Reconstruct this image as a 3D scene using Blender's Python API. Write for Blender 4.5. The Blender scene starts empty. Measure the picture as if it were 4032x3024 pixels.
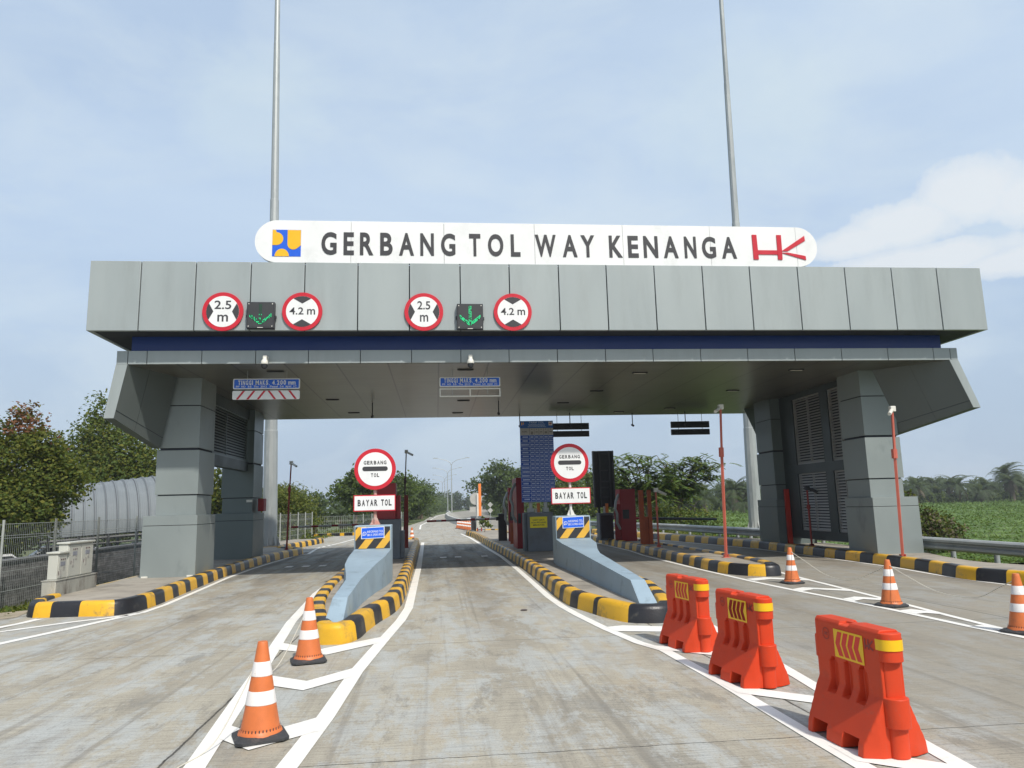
import bpy, bmesh, math, random
from mathutils import Vector, Matrix
from mathutils.geometry import tessellate_polygon
random.seed(7)
R = math.radians
sc = bpy.context.scene
COL = sc.collection
PI = math.pi

# ------------------------------------------------------------------ materials
MATS = {}
def nd(nt, t, **kw):
    n = nt.nodes.new(t)
    for k, v in kw.items(): setattr(n, k, v)
    return n
def ramp(nt, stops):
    n = nd(nt, 'ShaderNodeValToRGB'); e = n.color_ramp.elements
    while len(e) < len(stops): e.new(0.5)
    for i, (p, c) in enumerate(stops):
        e[i].position = p; e[i].color = (c[0], c[1], c[2], 1) if isinstance(c, (tuple, list)) else (c, c, c, 1)
    return n
def mixc(nt, fac, a, b, blend='MIX'):
    n = nd(nt, 'ShaderNodeMix', data_type='RGBA', blend_type=blend)
    for sock, v in ((n.inputs[0], fac), (n.inputs[6], a), (n.inputs[7], b)):
        if hasattr(v, 'links'): nt.links.new(v, sock)
        elif isinstance(v, (tuple, list)): sock.default_value = (v[0], v[1], v[2], 1)
        else: sock.default_value = v
    return n.outputs[2]
def math_n(nt, op, a, b=None, c=None):
    n = nd(nt, 'ShaderNodeMath', operation=op)
    for i, v in enumerate((a, b, c)):
        if v is None: continue
        if hasattr(v, 'links'): nt.links.new(v, n.inputs[i])
        else: n.inputs[i].default_value = v
    return n.outputs[0]
def noise(nt, vec, scale, detail=5, rough=0.55, dist=0.0):
    n = nd(nt, 'ShaderNodeTexNoise'); n.inputs['Scale'].default_value = scale
    n.inputs['Detail'].default_value = detail; n.inputs['Roughness'].default_value = rough
    n.inputs['Distortion'].default_value = dist
    if vec is not None: nt.links.new(vec, n.inputs['Vector'])
    return n.outputs[0]
def mapping(nt, vec, scale=(1, 1, 1), loc=(0, 0, 0)):
    n = nd(nt, 'ShaderNodeMapping'); n.inputs['Scale'].default_value = scale; n.inputs['Location'].default_value = loc
    nt.links.new(vec, n.inputs['Vector']); return n.outputs[0]
def base(name):
    m = bpy.data.materials.new(name); m.use_nodes = True
    nt = m.node_tree; b = nt.nodes['Principled BSDF']
    co = nd(nt, 'ShaderNodeTexCoord').outputs['Object']
    return m, nt, b, co
def mat(name, col, rough=0.5, metal=0.0, var=0.12, vscale=3.0, bump=0.0, bscale=60.0, dirt=None, dscale=1.2, dlo=0.52, dhi=0.72, stretch=(1, 1, 1), spec=0.5, coat=0.0):
    """plain surface with uneven tone, optional dirt blotches and fine bump"""
    if name in MATS: return MATS[name]
    m, nt, b, co = base(name)
    v = mapping(nt, co, stretch)
    n1 = noise(nt, v, vscale, 6)
    r = ramp(nt, [(0.3, tuple(c * (1 - var) for c in col)), (0.7, tuple(min(1, c * (1 + var)) for c in col))])
    nt.links.new(n1, r.inputs[0]); c = r.outputs[0]
    if dirt is not None:
        n2 = noise(nt, mapping(nt, co, stretch, (3.1, 7.7, 1.3)), dscale, 9, 0.68)
        r2 = ramp(nt, [(dlo, 0.0), (dhi, 1.0)]); nt.links.new(n2, r2.inputs[0])
        c = mixc(nt, r2.outputs[0], c, dirt)
    nt.links.new(c, b.inputs['Base Color'])
    b.inputs['Roughness'].default_value = rough; b.inputs['Metallic'].default_value = metal
    b.inputs['Specular IOR Level'].default_value = spec
    rr = ramp(nt, [(0.3, max(0.03, rough - 0.1)), (0.75, min(1, rough + 0.12))]); nt.links.new(n1, rr.inputs[0]); nt.links.new(rr.outputs[0], b.inputs['Roughness'])
    if bump > 0:
        bn = nd(nt, 'ShaderNodeBump'); bn.inputs['Strength'].default_value = bump; bn.inputs['Distance'].default_value = 0.01
        nt.links.new(noise(nt, co, bscale, 4), bn.inputs['Height']); nt.links.new(bn.outputs[0], b.inputs['Normal'])
    MATS[name] = m; return m
def glow(name, col, strength):
    m, nt, b, co = base(name)
    b.inputs['Base Color'].default_value = (*col, 1); b.inputs['Emission Color'].default_value = (*col, 1); b.inputs['Emission Strength'].default_value = strength
    return m
def leafmat(name, c1, c2, c3, rough=0.75, trans=0.42):
    m, nt, b, co = base(name)
    g = nd(nt, 'ShaderNodeNewGeometry')
    r = ramp(nt, [(0.0, c1), (0.55, c2), (1.0, c3)]); nt.links.new(g.outputs['Random Per Island'], r.inputs[0])
    nt.links.new(r.outputs[0], b.inputs['Base Color']); b.inputs['Roughness'].default_value = rough
    t = nd(nt, 'ShaderNodeBsdfTranslucent'); nt.links.new(mixc(nt, 0.5, r.outputs[0], (0.16, 0.2, 0.02)), t.inputs[0])
    mx = nd(nt, 'ShaderNodeMixShader'); mx.inputs[0].default_value = trans
    nt.links.new(b.outputs[0], mx.inputs[1]); nt.links.new(t.outputs[0], mx.inputs[2])
    nt.links.new(mx.outputs[0], nt.nodes['Material Output'].inputs[0])
    return m

def line_mask(nt, coord, spacing, offset, width):
    """1 on thin lines every `spacing` along a coordinate"""
    a = math_n(nt, 'ADD', coord, -offset + spacing * 200)
    f = math_n(nt, 'MODULO', a, spacing)
    d = math_n(nt, 'MINIMUM', f, math_n(nt, 'SUBTRACT', spacing, f))
    return math_n(nt, 'LESS_THAN', d, width)

def road_mat():
    m, nt, b, co = base('road_concrete')
    sx = nd(nt, 'ShaderNodeSeparateXYZ'); nt.links.new(co, sx.inputs[0])
    big = noise(nt, mapping(nt, co, (1.25, 0.42, 1)), 0.62, 8, 0.66, 0.5)
    r1 = ramp(nt, [(0.30, (0.25, 0.245, 0.22)), (0.42, (0.345, 0.32, 0.26)), (0.53, (0.41, 0.38, 0.305)), (0.64, (0.37, 0.37, 0.345)), (0.78, (0.29, 0.275, 0.23))]); nt.links.new(big, r1.inputs[0])
    # pale scaling patches with ragged edges
    p = noise(nt, mapping(nt, co, (1.2, 0.5, 1), (11, 5, 0)), 2.0, 12, 0.76, 0.2)
    rp = ramp(nt, [(0.485, 0.0), (0.53, 0.55), (0.61, 0.9)]); nt.links.new(p, rp.inputs[0])
    c = mixc(nt, rp.outputs[0], r1.outputs[0], (0.43, 0.445, 0.425))
    p2 = noise(nt, mapping(nt, co, (1.1, 0.45, 1), (2, 9, 0)), 1.2, 11, 0.74, 0.2)
    rp2 = ramp(nt, [(0.55, 0.0), (0.66, 0.6)]); nt.links.new(p2, rp2.inputs[0])
    c = mixc(nt, rp2.outputs[0], c, (0.38, 0.315, 0.22))
    p4 = noise(nt, mapping(nt, co, (1.5, 0.45, 1), (21, 3, 0)), 1.4, 13, 0.8, 0.1)
    rp4 = ramp(nt, [(0.55, 0.0), (0.60, 0.45), (0.72, 0.7)]); nt.links.new(p4, rp4.inputs[0])
    c = mixc(nt, rp4.outputs[0], c, (0.20, 0.19, 0.165))
    # broom texture across the lane and stones
    br = noise(nt, mapping(nt, co, (2.2, 44, 1)), 1.0, 4, 0.7)
    rb = ramp(nt, [(0.34, 0.70), (0.5, 1.0), (0.66, 1.16)]); nt.links.new(br, rb.inputs[0])
    c = mixc(nt, 0.75, c, rb.outputs[0], 'MULTIPLY')
    sp = noise(nt, co, 55, 2, 0.7)
    rs = ramp(nt, [(0.30, 0.5), (0.40, 0.95), (0.62, 1.04), (0.74, 1.2)]); nt.links.new(sp, rs.inputs[0])
    c = mixc(nt, 0.8, c, rs.outputs[0], 'MULTIPLY')
    # oil and rubber where vehicles stand and drive, streaked along the lanes
    st = noise(nt, mapping(nt, co, (2.4, 0.22, 1), (4, 0, 0)), 1.0, 7, 0.6, 0.4)
    rst = ramp(nt, [(0.46, 0.0), (0.72, 1.0)]); nt.links.new(st, rst.inputs[0])
    my = nd(nt, 'ShaderNodeMapRange', interpolation_type='SMOOTHSTEP'); nt.links.new(sx.outputs[1], my.inputs[0])
    my.inputs[1].default_value = 11; my.inputs[2].default_value = 27; my.inputs[3].default_value = 0.12; my.inputs[4].default_value = 1.0
    my2 = nd(nt, 'ShaderNodeMapRange', interpolation_type='SMOOTHSTEP'); nt.links.new(sx.outputs[1], my2.inputs[0])
    my2.inputs[1].default_value = 30; my2.inputs[2].default_value = 40; my2.inputs[3].default_value = 1.0; my2.inputs[4].default_value = 0.1
    oil = math_n(nt, 'MULTIPLY', math_n(nt, 'MULTIPLY', my.outputs[0], my2.outputs[0]), math_n(nt, 'ADD', math_n(nt, 'MULTIPLY', rst.outputs[0], 0.75), 0.18))
    c = mixc(nt, oil, c, (0.075, 0.07, 0.062))
    st2 = noise(nt, mapping(nt, co, (0.9, 1.6, 1), (8, 2, 0)), 0.8, 8, 0.72, 0.8)
    rst2 = ramp(nt, [(0.60, 0.0), (0.78, 0.62)]); nt.links.new(st2, rst2.inputs[0])
    c = mixc(nt, rst2.outputs[0], c, (0.14, 0.13, 0.115))
    ml = nd(nt, 'ShaderNodeMapRange', interpolation_type='SMOOTHSTEP'); nt.links.new(sx.outputs[0], ml.inputs[0])
    ml.inputs[1].default_value = 3.2; ml.inputs[2].default_value = 4.6; ml.inputs[3].default_value = 0.0; ml.inputs[4].default_value = 0.55
    c = mixc(nt, ml.outputs[0], c, (0.22, 0.20, 0.165))
    ln_ = noise(nt, mapping(nt, co, (0.5, 0.35, 1), (5, 3, 0)), 1.0, 6, 0.65, 0.5)
    fx = math_n(nt, 'ABSOLUTE', math_n(nt, 'SUBTRACT', math_n(nt, 'MODULO', math_n(nt, 'ADD', sx.outputs[0], 47.4), 4.75), 0.75))
    fx = math_n(nt, 'ADD', fx, math_n(nt, 'MULTIPLY', math_n(nt, 'SUBTRACT', ln_, 0.5), 1.6))
    mw = nd(nt, 'ShaderNodeMapRange', interpolation_type='SMOOTHSTEP'); nt.links.new(fx, mw.inputs[0])
    mw.inputs[1].default_value = 0.55; mw.inputs[2].default_value = 0.05; mw.inputs[3].default_value = 0.0; mw.inputs[4].default_value = 0.42
    my3 = nd(nt, 'ShaderNodeMapRange', interpolation_type='SMOOTHSTEP'); nt.links.new(sx.outputs[1], my3.inputs[0])
    my3.inputs[1].default_value = 6.5; my3.inputs[2].default_value = 14; my3.inputs[3].default_value = 0.0; my3.inputs[4].default_value = 1.0
    sp3 = noise(nt, mapping(nt, co, (3, 14, 1)), 1.0, 5, 0.7); rs3 = ramp(nt, [(0.35, 0.35), (0.6, 1.0)]); nt.links.new(sp3, rs3.inputs[0])
    c = mixc(nt, math_n(nt, 'MULTIPLY', math_n(nt, 'MULTIPLY', mw.outputs[0], my3.outputs[0]), math_n(nt, 'MULTIPLY', rs3.outputs[0], my2.outputs[0])), c, (0.15, 0.115, 0.075))
    tr_ = noise(nt, mapping(nt, co, (7.0, 0.10, 1), (3, 1, 0)), 1.0, 5, 0.6, 0.2)
    rtr = ramp(nt, [(0.55, 0.0), (0.68, 0.42)]); nt.links.new(tr_, rtr.inputs[0]); c = mixc(nt, rtr.outputs[0], c, (0.17, 0.155, 0.13))
    # slab joints, a little ragged
    wob = noise(nt, co, 3.0, 6, 0.7)
    yj = math_n(nt, 'ADD', sx.outputs[1], math_n(nt, 'MULTIPLY', wob, 0.05))
    xj = math_n(nt, 'ADD', sx.outputs[0], math_n(nt, 'MULTIPLY', wob, 0.05))
    j = math_n(nt, 'MAXIMUM', line_mask(nt, yj, 4.35, 5.46, 0.0065), line_mask(nt, xj, 4.84, 2.97, 0.010))
    cr = noise(nt, co, 6.0, 3)
    j = math_n(nt, 'MULTIPLY', j, math_n(nt, 'ADD', math_n(nt, 'MULTIPLY', cr, 0.9), 0.35))
    c = mixc(nt, j, c, (0.035, 0.032, 0.028))
    nt.links.new(c, b.inputs['Base Color']); b.inputs['Roughness'].default_value = 0.85; b.inputs['Specular IOR Level'].default_value = 0.3
    bn = nd(nt, 'ShaderNodeBump'); bn.inputs['Strength'].default_value = 0.35; bn.inputs['Distance'].default_value = 0.006
    hh = math_n(nt, 'ADD', math_n(nt, 'MULTIPLY', br, 1.0), math_n(nt, 'MULTIPLY', sp, 0.8)); nt.links.new(hh, bn.inputs['Height'])
    nt.links.new(bn.outputs[0], b.inputs['Normal'])
    return m

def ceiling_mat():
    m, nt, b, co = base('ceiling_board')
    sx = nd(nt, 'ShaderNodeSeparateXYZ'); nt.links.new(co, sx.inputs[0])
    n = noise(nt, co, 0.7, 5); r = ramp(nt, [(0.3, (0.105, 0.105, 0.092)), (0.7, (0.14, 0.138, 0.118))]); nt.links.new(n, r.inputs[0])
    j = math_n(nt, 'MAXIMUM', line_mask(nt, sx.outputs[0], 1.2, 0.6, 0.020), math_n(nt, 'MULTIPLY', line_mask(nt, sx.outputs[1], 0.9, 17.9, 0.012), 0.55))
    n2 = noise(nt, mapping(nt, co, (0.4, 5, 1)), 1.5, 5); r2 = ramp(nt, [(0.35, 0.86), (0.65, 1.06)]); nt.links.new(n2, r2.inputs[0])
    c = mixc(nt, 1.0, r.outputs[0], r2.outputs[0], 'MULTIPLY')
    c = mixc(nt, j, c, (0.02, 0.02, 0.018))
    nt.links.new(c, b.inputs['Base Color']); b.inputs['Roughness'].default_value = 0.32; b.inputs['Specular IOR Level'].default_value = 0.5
    return m

def ground_mat():
    m, nt, b, co = base('grass_ground')
    n = noise(nt, co, 0.25, 9, 0.7); r = ramp(nt, [(0.35, (0.055, 0.085, 0.02)), (0.5, (0.085, 0.12, 0.03)), (0.68, (0.15, 0.14, 0.06))]); nt.links.new(n, r.inputs[0])
    n2 = noise(nt, co, 14, 4, 0.7); r2 = ramp(nt, [(0.3, 0.55), (0.7, 1.3)]); nt.links.new(n2, r2.inputs[0])
    c = mixc(nt, 1.0, r.outputs[0], r2.outputs[0], 'MULTIPLY')
    nt.links.new(c, b.inputs['Base Color']); b.inputs['Roughness'].default_value = 0.95
    bn = nd(nt, 'ShaderNodeBump'); bn.inputs['Strength'].default_value = 0.8; bn.inputs['Distance'].default_value = 0.05
    nt.links.new(n2, bn.inputs['Height']); nt.links.new(bn.outputs[0], b.inputs['Normal'])
    return m

def stone_mat():
    m, nt, b, co = base('dark_stacked_stone')
    bt = nd(nt, 'ShaderNodeTexBrick'); nt.links.new(mapping(nt, co, (1, 1, 1)), bt.inputs['Vector'])
    sx = nd(nt, 'ShaderNodeSeparateXYZ'); nt.links.new(co, sx.inputs[0])
    cx = nd(nt, 'ShaderNodeCombineXYZ'); nt.links.new(sx.outputs[1], cx.inputs[0]); nt.links.new(sx.outputs[2], cx.inputs[1]); nt.links.new(cx.outputs[0], bt.inputs['Vector'])
    bt.inputs['Scale'].default_value = 3.2; bt.inputs['Brick Width'].default_value = 0.9; bt.inputs['Row Height'].default_value = 0.22; bt.inputs['Mortar Size'].default_value = 0.012
    bt.inputs['Color1'].default_value = (0.17, 0.165, 0.165, 1); bt.inputs['Color2'].default_value = (0.30, 0.29, 0.285, 1); bt.inputs['Mortar'].default_value = (0.03, 0.03, 0.03, 1)
    n = noise(nt, co, 5, 6); r = ramp(nt, [(0.3, 0.6), (0.7, 1.25)]); nt.links.new(n, r.inputs[0])
    nt.links.new(mixc(nt, 1.0, bt.outputs[0], r.outputs[0], 'MULTIPLY'), b.inputs['Base Color']); b.inputs['Roughness'].default_value = 0.9
    return m

ACP = mat('grey_panel', (0.34, 0.38, 0.378), 0.45, 0.1, 0.035, 0.5, dirt=(0.285, 0.315, 0.31), dscale=0.9, dlo=0.48, dhi=0.85, stretch=(2.6, 2.6, 0.45))
WING_SHADE = mat('grey_wing_shade_tone', (0.12, 0.14, 0.135), 0.5, 0.1, 0.06, 0.8)  # panel grey darkened: shade under the canopy is put into the colour
PIL = mat('grey_pillar_panel', (0.25, 0.285, 0.28), 0.45, 0.1, 0.07, 0.8, dirt=(0.16, 0.19, 0.19), dscale=0.9, dlo=0.56, dhi=0.75, stretch=(1, 1, 0.6))
GAP = mat('joint_sealant', (0.03, 0.035, 0.045), 0.8)
BLUE = mat('navy_band', (0.008, 0.038, 0.21), 0.35, var=0.08, vscale=0.5)
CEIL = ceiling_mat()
LOUV = mat('louvre_grey', (0.36, 0.36, 0.35), 0.5, 0.1, 0.08, 1.0)
WHITE = mat('sign_white', (0.80, 0.81, 0.80), 0.4, var=0.03, vscale=0.6, dirt=(0.7, 0.71, 0.7), dscale=1.5)
LETTER = mat('letter_charcoal', (0.038, 0.038, 0.042), 0.6, var=0.1)
RED = mat('sign_red', (0.55, 0.012, 0.028), 0.4, var=0.05)
BLACK = mat('sign_black', (0.03, 0.03, 0.032), 0.5, var=0.1)
SBLUE = mat('sign_blue', (0.014, 0.13, 0.68), 0.4, var=0.06)
SBLUE2 = mat('plaque_blue', (0.01, 0.12, 0.72), 0.4, var=0.06)
LOGOY = mat('emblem_yellow', (0.85, 0.47, 0.01), 0.4, var=0.03)
LOGOB = mat('emblem_blue', (0.01, 0.11, 0.66), 0.4, var=0.03)
LTBLUE = mat('pale_print', (0.55, 0.66, 0.82), 0.5, var=0.05)
KYEL = mat('kerb_yellow', (0.72, 0.40, 0.018), 0.45, 0, 0.1, 2.0, bump=0.25, bscale=40, dirt=(0.17, 0.135, 0.08), dscale=3.4, dlo=0.53, dhi=0.72)
KBLK = mat('kerb_black', (0.018, 0.018, 0.021), 0.42, 0, 0.2, 2.0, bump=0.25, bscale=40, dirt=(0.13, 0.12, 0.095), dscale=3.2, dlo=0.60, dhi=0.80)
PAVE = mat('island_concrete', (0.33, 0.30, 0.25), 0.9, 0, 0.18, 1.5, bump=0.4, bscale=30, dirt=(0.17, 0.155, 0.13), dscale=1.3, dlo=0.5, dhi=0.72)
PLINTH = mat('stained_plinth', (0.36, 0.36, 0.32), 0.9, 0, 0.16, 5, bump=0.4, bscale=30, dirt=(0.15, 0.13, 0.11), dscale=3.0, dlo=0.48, dhi=0.66, stretch=(1, 1, 0.35))
PAINT = mat('road_paint', (0.80, 0.79, 0.74), 0.7, 0, 0.05, 4, bump=0.2, bscale=50, dirt=(0.52, 0.50, 0.45), dscale=2.2, dlo=0.6, dhi=0.78)
CRASH = mat('crash_concrete_blue_grey', (0.275, 0.365, 0.43), 0.7, 0, 0.1, 1.4, bump=0.3, bscale=18, dirt=(0.17, 0.215, 0.24), dscale=3.0, dlo=0.56, dhi=0.76)
CHY = mat('chevron_yellow', (0.75, 0.42, 0.05), 0.45, var=0.1, dirt=(0.5, 0.3, 0.06))
GCAB = mat('slate_plinth', (0.13, 0.155, 0.18), 0.6, 0, 0.1, 1, dirt=(0.1, 0.11, 0.125), dscale=1.5)
RCAB = mat('red_cabinet', (0.33, 0.012, 0.018), 0.45, 0, 0.12, 1.2)
RUST = mat('rust_orange_post', (0.42, 0.085, 0.022), 0.6, 0, 0.2, 2.5, dirt=(0.22, 0.05, 0.02), dscale=2.0)
DRED = mat('dark_red_post', (0.27, 0.025, 0.018), 0.55, 0, 0.15, 2)
PPINK = mat('salmon_post', (0.55, 0.13, 0.085), 0.5, 0, 0.1, 2, dirt=(0.5, 0.1, 0.06))
ORG = mat('boom_orange', (0.85, 0.25, 0.06), 0.5, var=0.06)
GALV = mat('galvanised', (0.40, 0.425, 0.42), 0.5, 0.25, 0.12, 2.2, dirt=(0.27, 0.30, 0.30), dscale=3, stretch=(1, 1, 0.25))
DARK = mat('dark_housing', (0.028, 0.03, 0.034), 0.5, 0, 0.2)
DARK2 = mat('black_back_panel', (0.035, 0.037, 0.04), 0.6, 0, 0.2)
CREAM = mat('camera_cream', (0.72, 0.71, 0.64), 0.45, var=0.04)
CABW = mat('cabinet_beige', (0.50, 0.505, 0.45), 0.5, 0, 0.05, 2, dirt=(0.45, 0.44, 0.38), dscale=3, dlo=0.6, dhi=0.8)
CONE = mat('cone_orange', (0.62, 0.165, 0.045), 0.5, 0, 0.1, 8, dirt=(0.45, 0.13, 0.05), dscale=9, dlo=0.58, dhi=0.75)
CWHT = mat('cone_reflective', (0.78, 0.75, 0.72), 0.35, 0, 0.06, 10, dirt=(0.5, 0.45, 0.42), dscale=12, dlo=0.62, dhi=0.75)
RUB = mat('black_rubber', (0.04, 0.042, 0.045), 0.7, 0, 0.2, 6, dirt=(0.12, 0.11, 0.10), dscale=10)
BARR = mat('barrier_red', (0.60, 0.046, 0.010), 0.5, 0, 0.08, 3, spec=0.28, bump=0.1, bscale=30, dirt=(0.45, 0.036, 0.012), dscale=4, dlo=0.55, dhi=0.8)
BARD = mat('barrier_emboss', (0.28, 0.05, 0.04), 0.6)
_nt = BARR.node_tree; _b = _nt.nodes['Principled BSDF']; _src = _b.inputs['Base Color'].links[0].from_socket
_co = nd(_nt, 'ShaderNodeTexCoord').outputs['Object']; _oi = nd(_nt, 'ShaderNodeObjectInfo')
_f = math_n(_nt, 'ADD', math_n(_nt, 'MULTIPLY', _oi.outputs['Random'], 0.10), 0.02)
_c = mixc(_nt, _f, _src, (0.62, 0.14, 0.07))
_n = noise(_nt, mapping(_nt, _co, (14, 3, 5)), 2.0, 8, 0.75); _r = ramp(_nt, [(0.60, 0.0), (0.72, 0.55)]); _nt.links.new(_n, _r.inputs[0]); _c = mixc(_nt, _r.outputs[0], _c, (0.36, 0.10, 0.06))
_n = noise(_nt, _co, 26.0, 6, 0.8); _r = ramp(_nt, [(0.66, 0.0), (0.72, 0.6)]); _nt.links.new(_n, _r.inputs[0]); _c = mixc(_nt, _r.outputs[0], _c, (0.20, 0.06, 0.045))
_nt.links.new(_c, _b.inputs['Base Color'])
YREF = mat('yellow_reflective', (0.85, 0.5, 0.01), 0.35, var=0.05)
STK = mat('sticker_red', (0.66, 0.03, 0.015), 0.4, var=0.06)
ROPE = mat('rope', (0.6, 0.57, 0.48), 0.8)
FENCE = mat('fence_wire', (0.40, 0.42, 0.39), 0.55, 0.2, 0.1)
STONE = stone_mat()
RIBM = mat('corrugated_rib', (0.11, 0.12, 0.13), 0.7)
ROOFM = mat('corrugated_sheet', (0.185, 0.21, 0.225), 0.75, 0.0, 0.08, 1.2, dirt=(0.22, 0.245, 0.26), dscale=1.0)
CARW = mat('car_white', (0.78, 0.79, 0.79), 0.25, 0, 0.03, coat=0.5)
GLASS = mat('dark_glass', (0.03, 0.035, 0.04), 0.1)
BARK = mat('bark', (0.14, 0.11, 0.08), 0.9, 0, 0.25, 6, bump=0.6, bscale=20)
WALLP = mat('pale_parapet', (0.5, 0.5, 0.47), 0.8, var=0.1)
GREEN = glow('signal_green', (0.02, 0.75, 0.28), 0.55)
GDIM = mat('signal_green_off', (0.02, 0.10, 0.05), 0.4)
LAMPG = mat('downlight_dark', (0.02, 0.02, 0.02), 0.4)
ROAD = road_mat(); GRND = ground_mat()

# ------------------------------------------------------------------ geometry helpers
class MB:
    def __init__(s): s.v = []; s.f = []; s.m = []
    def add(s, vs, fs, mi=0):
        o = len(s.v); s.v += [tuple(p) for p in vs]
        for f in fs: s.f.append([i + o for i in f]); s.m.append(mi)
    def box(s, x0, x1, y0, y1, z0, z1, mi=0):
        s.add([(x0, y0, z0), (x1, y0, z0), (x1, y1, z0), (x0, y1, z0), (x0, y0, z1), (x1, y0, z1), (x1, y1, z1), (x0, y1, z1)],
              [(0, 3, 2, 1), (4, 5, 6, 7), (0, 1, 5, 4), (1, 2, 6, 5), (2, 3, 7, 6), (3, 0, 4, 7)], mi)
    def hexa(s, lo, hi, mi=0):
        """lo and hi: four points each, counter-clockwise seen from hi"""
        s.add(list(lo) + list(hi), [(0, 3, 2, 1), (4, 5, 6, 7), (0, 1, 5, 4), (1, 2, 6, 5), (2, 3, 7, 6), (3, 0, 4, 7)], mi)
    def face(s, pts, mi=0): s.add(pts, [tuple(range(len(pts)))], mi)
    def prism(s, pts, ax, a0, a1, mi=0):
        """polygon of (u,w) extruded along ax: y -> (x,z), z -> (x,y), x -> (y,z)"""
        def P(u, w, a): return {'y': (u, a, w), 'z': (u, w, a), 'x': (a, u, w)}[ax]
        n = len(pts); area = sum(pts[i][0] * pts[(i + 1) % n][1] - pts[(i + 1) % n][0] * pts[i][1] for i in range(n))
        if (area < 0) != (ax == 'y'): pts = pts[::-1]
        lo = [P(u, w, min(a0, a1)) for u, w in pts]; hi = [P(u, w, max(a0, a1)) for u, w in pts]
        s.add(lo + hi, [tuple(range(n - 1, -1, -1)), tuple(range(n, 2 * n))] + [(i, (i + 1) % n, n + (i + 1) % n, n + i) for i in range(n)], mi)
    def tube(s, path, r, n=8, mi=0, cap=True):
        path = [Vector(p) for p in path]; rs = r if isinstance(r, (list, tuple)) else [r] * len(path)
        rings = []; up = None
        for i, p in enumerate(path):
            d = (path[min(i + 1, len(path) - 1)] - path[max(i - 1, 0)]).normalized()
            if up is None: up = Vector((0, 0, 1)) if abs(d.z) < 0.9 else Vector((0, 1, 0))
            a = d.cross(up).normalized(); up = a.cross(d).normalized()
            rings.append([p + (a * math.cos(2 * PI * k / n) + up * math.sin(2 * PI * k / n)) * rs[i] for k in range(n)])
        o = len(s.v)
        for rg in rings: s.v += [tuple(q) for q in rg]
        for i in range(len(path) - 1):
            for k in range(n):
                s.f.append([o + i * n + k, o + i * n + (k + 1) % n, o + (i + 1) * n + (k + 1) % n, o + (i + 1) * n + k]); s.m.append(mi)
        if cap:
            s.f.append([o + k for k in range(n)][::-1]); s.m.append(mi)
            s.f.append([o + (len(path) - 1) * n + k for k in range(n)]); s.m.append(mi)
    def lathe(s, cx, cy, prof, n=20, mi=0, mis=None):
        o = len(s.v)
        for r, z in prof:
            for k in range(n): s.v.append((cx + r * math.cos(2 * PI * k / n), cy + r * math.sin(2 * PI * k / n), z))
        for i in range(len(prof) - 1):
            for k in range(n):
                s.f.append([o + i * n + k, o + i * n + (k + 1) % n, o + (i + 1) * n + (k + 1) % n, o + (i + 1) * n + k]); s.m.append(mis[i] if mis else mi)
        s.f.append([o + k for k in range(n)][::-1]); s.m.append(mis[0] if mis else mi)
        e = o + (len(prof) - 1) * n; s.f.append([e + k for k in range(n)]); s.m.append(mis[-1] if mis else mi)
    def build(s, name, mats, parent=None, bevel=0.0, smooth=35):
        me = bpy.data.meshes.new(name)
        off = Vector((0, 0, 0)); q = parent
        while q is not None: off += Vector(q.location); q = q.parent
        me.from_pydata([tuple(Vector(p) - off) for p in s.v], [], s.f); 
        if not isinstance(mats, (list, tuple)): mats = [mats]
        for m in mats: me.materials.append(m)
        me.polygons.foreach_set('material_index', s.m)
        me.update()
        if smooth:
            me.polygons.foreach_set('use_smooth', [True] * len(me.polygons)); me.set_sharp_from_angle(angle=R(smooth))
        o = bpy.data.objects.new(name, me); COL.objects.link(o)
        if parent is not None: o.parent = parent
        if bevel:
            b = o.modifiers.new('bevel', 'BEVEL'); b.width = bevel; b.segments = 2; b.limit_method = 'ANGLE'; b.angle_limit = R(40)
        return o
def tag(o, label=None, cat=None, group=None, kind=None):
    if label: o['label'] = label
    if cat: o['category'] = cat
    if group: o['group'] = group
    if kind: o['kind'] = kind
    return o
def thing(name, loc, label, cat, group=None, kind=None):
    o = bpy.data.objects.new(name, None); COL.objects.link(o); o.location = loc; o.empty_display_size = 0.2
    return tag(o, label, cat, group, kind)
def copy_tree(o, parent=None):
    c = o.copy(); COL.objects.link(c); c.parent = parent
    for ch in list(o.children): copy_tree(ch, c)
    return c
def circ(cx, cz, r, n=40, a0=0, a1=360): 
    full = abs(a1 - a0) >= 360; m = n if full else n + 1
    return [(cx + r * math.cos(R(a0 + (a1 - a0) * i / n)), cz + r * math.sin(R(a0 + (a1 - a0) * i / n))) for i in range(m)]
def rrect(x0, x1, z0, z1, r, n=6):
    return circ(x1 - r, z1 - r, r, n, 0, 90) + circ(x0 + r, z1 - r, r, n, 90, 180) + circ(x0 + r, z0 + r, r, n, 180, 270) + circ(x1 - r, z0 + r, r, n, 270, 360)
GLY = {}
def glyph(sx, bold):
    k = (sx, bold)
    if k in GLY: return GLY[k]
    cu = bpy.data.curves.new('lettering', 'FONT'); cu.body = sx; cu.offset = bold; cu.extrude = 0.05; cu.resolution_u = 5
    o = bpy.data.objects.new('lettering', cu); COL.objects.link(o); bpy.context.view_layer.update()
    me = bpy.data.meshes.new_from_object(o.evaluated_get(bpy.context.evaluated_depsgraph_get()))
    v = [tuple(q.co) for q in me.vertices]; f = [list(p.vertices) for p in me.polygons]
    bpy.data.objects.remove(o); bpy.data.curves.remove(cu); bpy.data.meshes.remove(me)
    xs = [p[0] for p in v]; ys = [p[1] for p in v]
    GLY[k] = ([((p[0] - min(xs)) / (max(xs) - min(xs)), (p[1] - min(ys)) / (max(ys) - min(ys)), p[2] / 0.1 + 0.5) for p in v], f)
    return GLY[k]
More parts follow.
